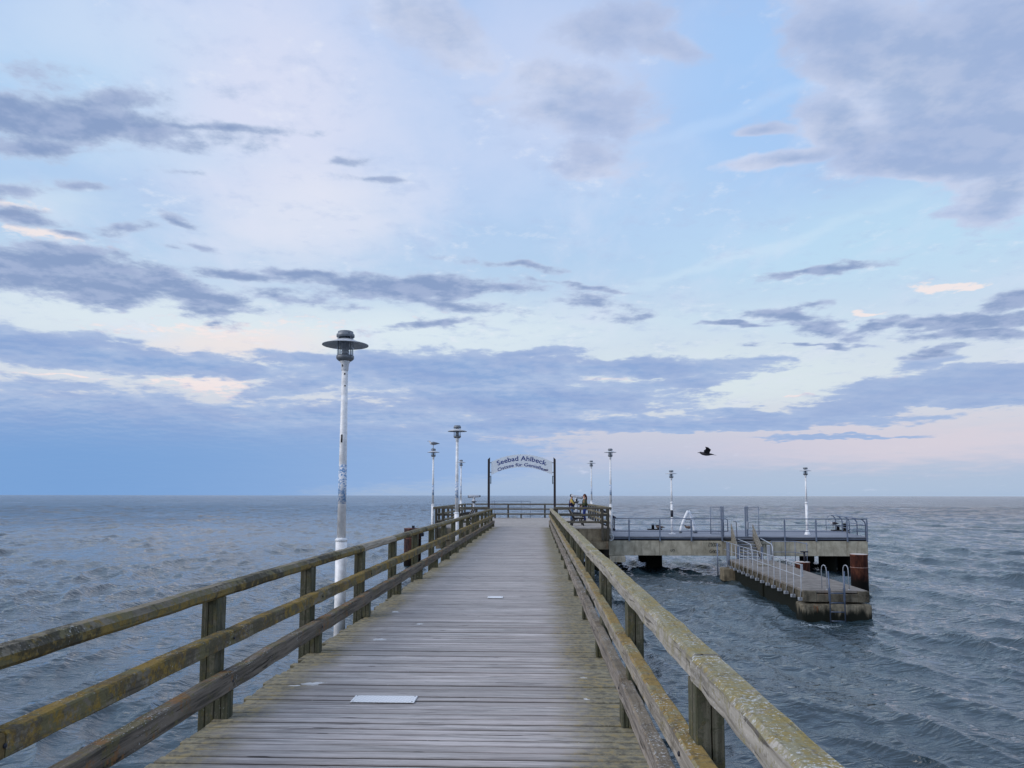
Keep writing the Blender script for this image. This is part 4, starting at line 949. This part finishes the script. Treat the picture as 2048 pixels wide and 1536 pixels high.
# ------------------------------------------------------------------ things on the landing deck
af = empty('a_frame', (8.66, 43.8, LZ), label='white A-shaped frame of bowed legs with dark round feet on the landing deck', cat='frame')
def bow(x0, x1, y0, yt, H=1.26):
    return [(x0 + (x1 - x0) * (t ** 1.25), y0 + (yt - y0) * t, .09 + (H - .09) * (.85 * t + .15 * sin(t * pi / 2))) for t in [k / 9 for k in range(10)]]
MB().tube(bow(-.46, .02, -.1, 0), .085, 8, flat=.9).build('leg', M_WHITE_CLEAN, af)
MB().tube(bow(.33, .02, -.1, .05), .06, 8, flat=.9).build('leg', M_WHITE_CLEAN, af); MB().tube(bow(.46, .06, .1, .05), .06, 8, flat=.9).build('leg', M_WHITE_CLEAN, af)
for x, yv in ((-.46, -.1), (.33, -.1), (.46, .1)): MB().lathe([(.01, 0), (.08, .02), (.10, .08), (.08, .14), (.02, .16)], 12, c=(x, yv, 0)).build('foot', M_LAMP_GREY, af)
MB().tube([(-.14, -.03, .78), (.18, -.03, .78)], .02, 6).build('cross_tie', M_LAMP_GREY, af); MB().tube([(-.2, -.04, .62), (.24, -.03, .62)], .012, 6).build('cross_tie', M_LAMP_GREY, af)

def bollard(x, y, z0, label, s=1.0, tall=False):
    r = empty('bollard', (x, y, z0), label=label, cat='bollard', group='double mooring bollards on the landing edge')
    MB().box(-.5 * s, .5 * s, -.2, .2, 0, .07).build('base_plate', M_BLACK, r, .01)
    MB().lathe([(.09, .07), (.085, .28), (.11, .30), (.11, .34), (.03, .36)], 14, c=(-.12 * s, 0, 0)).build('horn', M_BLACK, r)
    MB().lathe([(.09, .07), (.085, .38 if tall else .25), (.12, .40 if tall else .27), (.12, .45 if tall else .31), (.03, .47 if tall else .33)], 14, c=(.28 * s, 0, 0)).build('horn', M_BLACK, r)
    return r
bollard(7.35, 47.75, LZ, 'dark mooring bollard on the rear landing edge beside a resting gull', .9)
MB().box(18.05, 19.1, 46.9, 47.4, LZ - .32, LZ - .002).build('bollard_plinth', M_CONC_D, land, .02)
bollard(18.6, 47.15, LZ, 'dark mooring bollard at the far right corner of the landing, white gull behind it', 1.0, True)

# stair down from pier head to landing
ss_ = empty('side_stairs', (0, 0, 0), label='small dark steel stair leading down from the pier head to the landing deck', cat='stairs')
for i in range(3): MB().box(3.95 + i * .24, 4.19 + i * .24, 46.0, 46.9, -.14 - i * .12, -.10 - i * .12).build('step', M_NAVY_STEEL, ss_)
for yv in (46.0, 46.9):
    MB().beam((3.92, yv, .78), (4.75, yv, .30), .05, .11).build('handrail', M_NAVY_STEEL, ss_)
    MB().beam((3.92, yv, -.05), (4.7, yv, -.42), .05, .12).build('stringer', M_NAVY_STEEL, ss_)
    MB().box(4.62, 4.68, yv - .03, yv + .03, LZ, .36).build('post', M_NAVY_STEEL, ss_)
# cable reel on the lamp foot
cr = empty('cable_coil', (3.86, 39.75, -.52), label='pale coiled cable hung at the foot of the right front corner lamp', cat='cable')
MB().tube([(.13 * cos(a) - .02, -.02, .16 * sin(a)) for a in [k * pi / 8 for k in range(17)]], .022, 6).build('loop', M_WHITE_CLEAN, cr)
MB().lathe([(.06, -.02), (.06, .02)], 12, M=Matrix.Translation((-.02, -.01, 0)) @ Matrix.Rotation(pi / 2, 4, 'X')).build('hub', M_GALV, cr)

# ------------------------------------------------------------------ benches
def bench(x, y, rz, label):
    """park bench: length along local Y, seat faces +X, curved iron ends"""
    r = empty('park_bench', (x, y, 0), rz, label=label, cat='bench', group='iron park benches on the pier head')
    for yv in (-.75, .75):
        MB().tube([(-.28, yv, 0), (-.20, yv, .18), (-.10, yv, .36), (.05, yv, .42), (.30, yv, .43), (.40, yv, .38)], .042, 8).build('end_frame', M_BLACK, r)
        MB().tube([(.38, yv, 0), (.34, yv, .14), (.24, yv, .24), (.26, yv, .34), (.34, yv, .42)], .042, 8).build('front_leg', M_BLACK, r)
        MB().tube([(-.10, yv, .38), (-.22, yv, .58), (-.36, yv, .86), (-.40, yv, .96)], .045, 8).build('back_frame', M_BLACK, r)
        MB().tube([(-.28, yv, .66), (-.05, yv, .68), (.22, yv, .66), (.34, yv, .62), (.32, yv, .45)], .04, 8).build('arm', M_BLACK, r)
    for i in range(5): MB().box(-.12 + i * .105, -.035 + i * .105, -.82, .82, .445, .475).build('seat_slat', M_SEAT_WOOD, r, .005)
    for i in range(5):
        t = i / 4; MB().box(-.02, .012, -.82, .82, 0, .08).build('back_slat', M_SEAT_WOOD, r, .005, (-.155 - .21 * t, 0, .53 + .36 * t), (0, -.5, 0))
    return r
bench(2.15, 42.3, 0, 'black iron bench with curved arms on the right of the pier head, seen end on')
bench(-4.0, 42.6, pi, 'iron bench on the left of the pier head behind the railing')
fb = empty('backless_bench', (-2.15, 55.0, 0), label='low grey backless bench in front of the far railing', cat='bench')
for i in range(3): MB().box(-1.3, 1.3, -.2 + i * .14, -.07 + i * .14, .30, .36).build('seat_board', M_RAIL_FAR, fb, .006)
for x in (-.95, .95): MB().box(x - .05, x + .05, -.18, .2, 0, .297).build('leg', M_POST_FAR, fb, .005)

# ------------------------------------------------------------------ coin telescopes
def telescope(x, y, rz, tilt, label):
    r = empty('coin_telescope', (x, y, 0), rz, label=label, cat='telescope', group='silver coin telescopes on the pier head')
    lathe_obj('base', [(.20, 0), (.20, .03), (.10, .06)], M_GALV, r); lathe_obj('pillar', [(.085, .06), (.085, 1.22)], M_GALV, r)
    lathe_obj('ring', [(.15, 1.22), (.17, 1.24), (.15, 1.27)], M_BLACK, r)
    lathe_obj('coin_box', [(.15, 1.272), (.12, 1.34), (.085, 1.42), (.09, 1.50), (.05, 1.55)], M_CHROME, r)
    Mx = Matrix.Translation((0, 0, 1.60)) @ Matrix.Rotation(tilt, 4, 'Y') @ Matrix.Rotation(pi / 2, 4, 'Y')
    MB().lathe([(.05, -.36), (.075, -.34), (.085, -.1), (.10, .15), (.10, .34), (.085, .36)], 16, M=Mx).build('barrel', M_CHROME, r)
    MB().lathe([(.06, -.42), (.06, -.361)], 12, M=Mx).build('eyepiece', M_BLACK, r)
    MB().lathe([(.08, .361), (.08, .40)], 12, M=Mx).build('lens_hood', M_BLACK, r)
    for s_ in (-1, 1): MB().tube([(0, .12 * s_, 1.45), (0, .13 * s_, 1.60)], .02, 6).build('yoke', M_CHROME, r)
    MB().box(-.05, .05, -.18, -.125, 1.30, 1.44).build('handle', M_BLACK, r, .01)
    return r
telescope(-4.14, 49.0, pi + .12, .03, 'silver coin telescope standing alone on the left of the pier head')
telescope(2.50, 48.45, -.1, .20, 'silver coin telescope being used between the two people')

# ------------------------------------------------------------------ people and birds (skinned bodies)
def skin(verts, edges, radii, root=0, sub=1):
    me = bpy.data.meshes.new('s'); me.from_pydata(verts, edges, []); ob = bpy.data.objects.new('s', me); COL.objects.link(ob)
    md = ob.modifiers.new('k', 'SKIN'); md.use_smooth_shade = True; md.branch_smoothing = .3
    for i, sv in enumerate(me.skin_vertices[0].data):
        rr = radii[i]; sv.radius = rr if isinstance(rr, (tuple, list)) else (rr, rr); sv.use_root = (i == root)
    if sub: s2 = ob.modifiers.new('u', 'SUBSURF'); s2.levels = sub; s2.render_levels = sub
    out = bpy.data.meshes.new_from_object(ob.evaluated_get(bpy.context.evaluated_depsgraph_get()))
    bpy.data.objects.remove(ob); bpy.data.meshes.remove(me); out.materials.clear()
    return out
M_SKIN = flat('skin', (206, 160, 136), .6)
def blob(c, r, name, mat, parent, seg=16, rings=10, M=None):
    pr = [(sin(pi * k / rings) * 1.0, -cos(pi * k / rings)) for k in range(rings + 1)]
    mm = Matrix.Translation(c) @ (M or Matrix.Identity(4)) @ Matrix.Diagonal((r[0], r[1], r[2], 1))
    return MB().lathe([(max(a, 0), b) for a, b in pr], seg, M=mm).build(name, mat, parent)
def person(x, y, rz, H, top_c, top2_c, leg_c, hair_c, pose, label, long_hair):
    r = empty('person', (x, y, 0), rz, label=label, cat='person'); s = H / 1.75; r.scale = (s, s, s)
    # local frame: faces +X
    V = []; E = []; R_ = []
    def v(p, rad, par=None):
        V.append(p); R_.append(rad); i = len(V) - 1
        if par is not None: E.append((par, i))
        return i
    pel = v((0, 0, .95), (.15, .12)); wa = v((.0, 0, 1.10), (.135, .105), pel); ch = v((.01, 0, 1.30), (.165, .12), wa); nk0 = v((.0, 0, 1.44), (.09, .08), ch)
    nk = v((.015, 0, 1.51), .055, nk0); hd = v((.03, 0, 1.58), (.075, .085), nk); hd2 = v((.03, 0, 1.66), (.085, .095), hd); v((.025, 0, 1.72), (.06, .065), hd2)
    hands = []
    for sgn in (-1, 1):
        hp = v((0, .09 * sgn, .90), .10, pel); kn = v((.02 + pose['knee'] * (sgn > 0), .10 * sgn, .50), .062, hp); an = v((-.02, .10 * sgn, .09), .042, kn); ft = v((.10, .11 * sgn, .035), (.04, .03), an); v((.19, .12 * sgn, .03), (.035, .02), ft)
        sh = v((.0, .18 * sgn, 1.40), .062, nk0 if False else ch); el_, wr = pose['arm'][0 if sgn < 0 else 1]
        e_ = v((el_[0], el_[1] * sgn, el_[2]), .044, sh); w_ = v((wr[0], wr[1] * sgn, wr[2]), .028, e_)
        dv = (Vector((wr[0], wr[1] * sgn, wr[2])) - Vector((el_[0], el_[1] * sgn, el_[2]))).normalized(); pw = Vector(V[w_]) + dv * .07
        pm_ = v(tuple(pw), (.038, .02), w_)
        lat = dv.cross(Vector((0, 0, 1))).normalized() if abs(dv.z) < .9 else Vector((1, 0, 0))
        for k, (of, ln) in enumerate(((-.03, .07), (-.01, .085), (.011, .08), (.03, .065))):
            a_ = v(tuple(pw + dv * .035 + lat * of), .0095, pm_); v(tuple(pw + dv * (.035 + ln) + lat * of + Vector((0, 0, -.02))), .0085, a_)
        v(tuple(Vector(V[w_]) + dv * .05 - lat * .055), .0105, w_)
    me = skin(V, E, R_, 0, 1); me.materials.append(M_SKIN)
    body = link('body', me, None, r)
    # head details
    MB().add([(.10, -.012, 1.615), (.10, .012, 1.615), (.128, 0, 1.605), (.104, 0, 1.645)], [(0, 1, 2), (0, 2, 3), (1, 3, 2), (0, 3, 1)]).build('nose', M_SKIN, r)
    for sgn in (-1, 1):
        blob((.108, .03 * sgn, 1.645), (.008, .013, .008), 'eye', M_BLACK, r, 8, 6); blob((.02, .098 * sgn, 1.625), (.018, .012, .03), 'ear', M_SKIN, r, 8, 6)
    blob((.112, 0, 1.578), (.008, .024, .006), 'mouth', flat('lips', (160, 90, 84)), r, 8, 6)
    hm = flat('hair_' + label[:6], hair_c, .6)
    blob((.0, 0, 1.665), (.105, .108, .105), 'hair', hm, r)
    if long_hair: MB().tube([(-.04, 0, 1.72), (-.10, 0, 1.60), (-.115, 0, 1.45), (-.11, 0, 1.28)], [.05, .085, .075, .03], 10, flat=.6).build('hair', hm, r)
    # clothes: shells following the body
    tm = flat('top_' + label[:6], top_c, .8); sm = flat('sleeve_' + label[:6], top2_c, .8); lm = flat('trousers_' + label[:6], leg_c, .85)
    tv = [(0, 0, .84), (0, 0, .95), (.0, 0, 1.10), (.01, 0, 1.28), (.0, 0, 1.42), (.0, 0, 1.465)]
    mt = skin(tv, [(0, 1), (1, 2), (2, 3), (3, 4), (4, 5)], [(.185, .15), (.18, .15), (.165, .135), (.195, .15), (.12, .10), (.075, .07)], 1, 1); mt.materials.append(tm); link('jacket', mt, None, r)
    for i, sgn in enumerate((-1, 1)):
        el_, wr = pose['arm'][i]; wv_ = Vector(el_).lerp(Vector(wr), .92)
        MB().tube([(0, .15 * sgn, 1.40), (.0, .19 * sgn, 1.37), (el_[0], el_[1] * sgn, el_[2]), (wv_.x, wv_.y * sgn, wv_.z)], [.07, .074, .062, .044], 12).build('sleeve', sm, r)
        MB().tube([(0, .07 * sgn, .96), (0, .09 * sgn, .86), (.02 + pose['knee'] * (sgn > 0), .10 * sgn, .50), (-.015, .10 * sgn, .10)], [.11, .118, .080, .064], 12).build('trouser_leg', lm, r)
        MB().tube([(-.06, .11 * sgn, .045), (.05, .11 * sgn, .055), (.20, .12 * sgn, .035)], [.045, .055, .035], 10, flat=.8).build('shoe', flat('shoe', (60, 58, 60)), r)
    return r
person(2.19, 48.75, -.15, 1.74, (24, 28, 66), (196, 176, 98), (96, 120, 158), (46, 34, 30), dict(knee=.03, arm=[((.16, .22, 1.16), (.34, .08, 1.24)), ((.14, .24, 1.14), (.32, .10, 1.26))]), 'person in a navy top with yellow sleeves and pale jeans looking through the telescope', False)
person(3.02, 48.35, pi + .1, 1.75, (62, 70, 48), (66, 74, 52), (40, 56, 120), (84, 44, 34), dict(knee=.06, arm=[((.02, .25, 1.12), (.20, .12, .98)), ((.02, .25, 1.12), (.20, .12, 1.0))]), 'person with long red-brown hair in olive jacket and blue jeans, right of the telescope', True)

M_GULL_W = flat('gull_white', (222, 224, 228)); M_GULL_G = flat('gull_grey', (120, 128, 140)); M_GULL_B = flat('gull_brown', (112, 96, 88)); M_BEAK = flat('beak', (120, 100, 60)); M_GULL_D = flat('gull_dark', (70, 66, 72))
def gull(x, y, z, rz, body_m, wing_m, label, sit=False, s=1.0):
    r = empty('gull', (x, y, z), rz, label=label, cat='gull', group='standing gulls'); r.scale = (s, s, s)
    h = .05 if sit else .14
    V = [(-.20, 0, h + .09), (-.10, 0, h + .08), (.03, 0, h + .08), (.13, 0, h + .12), (.165, 0, h + .18), (.19, 0, h + .225), (.225, 0, h + .222)]
    me = skin(V, [(i, i + 1) for i in range(6)], [(.02, .012), (.055, .05), (.085, .08), (.06, .06), (.036, .038), (.042, .042), (.02, .02)], 2, 1); me.materials.append(body_m); link('body', me, None, r)
    MB().tube([(.238, 0, h + .222), (.275, 0, h + .218), (.30, 0, h + .206)], [.013, .010, .003], 6).build('beak', M_BEAK, r)
    for sg_ in (-1, 1):
        MB().tube([(.09, .055 * sg_, h + .12), (-.02, .075 * sg_, h + .12), (-.16, .045 * sg_, h + .105), (-.30, .012 * sg_, h + .10)], [.03, .055, .04, .006], 8, flat=1.2).build('wing', wing_m, r)
        blob((.21, .034 * sg_, h + .235), (.006, .005, .006), 'eye', M_BLACK, r, 6, 4)
        if not sit:
            MB().tube([(.0, .03 * sg_, h + .03), (.0, .03 * sg_, .01)], .006, 5).build('leg', M_BEAK, r)
        MB().box(-.01, .045, .03 * sg_ - .018, .03 * sg_ + .018, 0, .008).build('foot', M_BEAK, r)
    MB().tube([(-.17, 0, h + .09), (-.30, 0, h + .085)], [.03, .022], 6, flat=.4).build('tail', M_GULL_D, r)
    return r
gull(-5.53, 39.6, 4.137, pi - .1, M_GULL_W, M_GULL_G, 'white and grey gull standing on top of the lamp at the left front corner', s=1.1)
gull(7.62, 47.6, LZ, pi, M_GULL_B, M_GULL_B, 'brown young gull resting beside the rear bollard left of the lamp', True, 1.15)
gull(9.42, 47.6, LZ, pi, M_GULL_B, M_GULL_B, 'brown young gull resting on the landing edge under the white A-frame', True, 1.15)
gull(18.25, 47.3, LZ + .16, pi + .2, M_GULL_W, M_GULL_D, 'white-headed gull standing at the bollard on the far right of the landing', False, 1.2)

# flying gull, heading left, wings raised mid-beat
fg = empty('flying_gull', (6.48, 29.0, 3.25), 0, label='dark gull flying to the left with raised wings above the horizon', cat='gull')
V = [(.30, 0, -.03), (.20, 0, -.01), (.08, 0, -.01), (-.08, 0, .0), (-.18, 0, .035), (-.235, 0, .062), (-.27, 0, .062)]
me = skin(V, [(i, i + 1) for i in range(6)], [(.02, .010), (.04, .03), (.07, .06), (.078, .07), (.055, .05), (.045, .042), (.02, .02)], 3, 1); me.materials.append(M_GULL_D); link('body', me, None, fg)
MB().tube([(-.275, 0, .06), (-.32, 0, .054), (-.335, 0, .045)], [.014, .011, .004], 6).build('beak', M_BLACK, fg)
MB().add([(.24, -.02, -.035), (.24, .02, -.035), (.38, .06, -.045), (.39, 0, -.045), (.38, -.06, -.045), (.24, 0, -.02), (.36, 0, -.035)], [(0, 4, 3, 2, 1), (0, 5, 6, 4), (5, 1, 2, 6), (4, 6, 2, 3)]).build('tail', M_GULL_D, fg)
def wing(pts_le, pts_te, nm, parent):
    n = len(pts_le); vs = [tuple(p) for p in pts_le] + [tuple(p) for p in pts_te] + [(p[0], p[1], p[2] - .012) for p in pts_le] + [(p[0], p[1], p[2] - .006) for p in pts_te]
    fs = []
    for i in range(n - 1):
        fs += [(i, i + 1, n + i + 1, n + i), (2 * n + i, 3 * n + i, 3 * n + i + 1, 2 * n + i + 1), (i, 2 * n + i, 2 * n + i + 1, i + 1), (n + i, n + i + 1, 3 * n + i + 1, 3 * n + i)]
    fs += [(0, n, 3 * n, 2 * n), (n - 1, 3 * n - 1, 4 * n - 1, 2 * n - 1)]
    MB().add(vs, fs).build(nm, M_GULL_D, parent)
wing([(-.10, -.05, .04), (-.10, -.22, .15), (-.09, -.36, .19), (-.17, -.60, .245)], [(.10, -.05, .02), (.11, -.20, .12), (.10, -.34, .15), (-.05, -.55, .225)], 'wing', fg)
wing([(-.10, .05, .04), (-.04, .24, .16), (.02, .40, .19), (.16, .62, .13)], [(.10, .05, .02), (.12, .22, .13), (.16, .36, .15), (.26, .58, .08)], 'wing', fg)
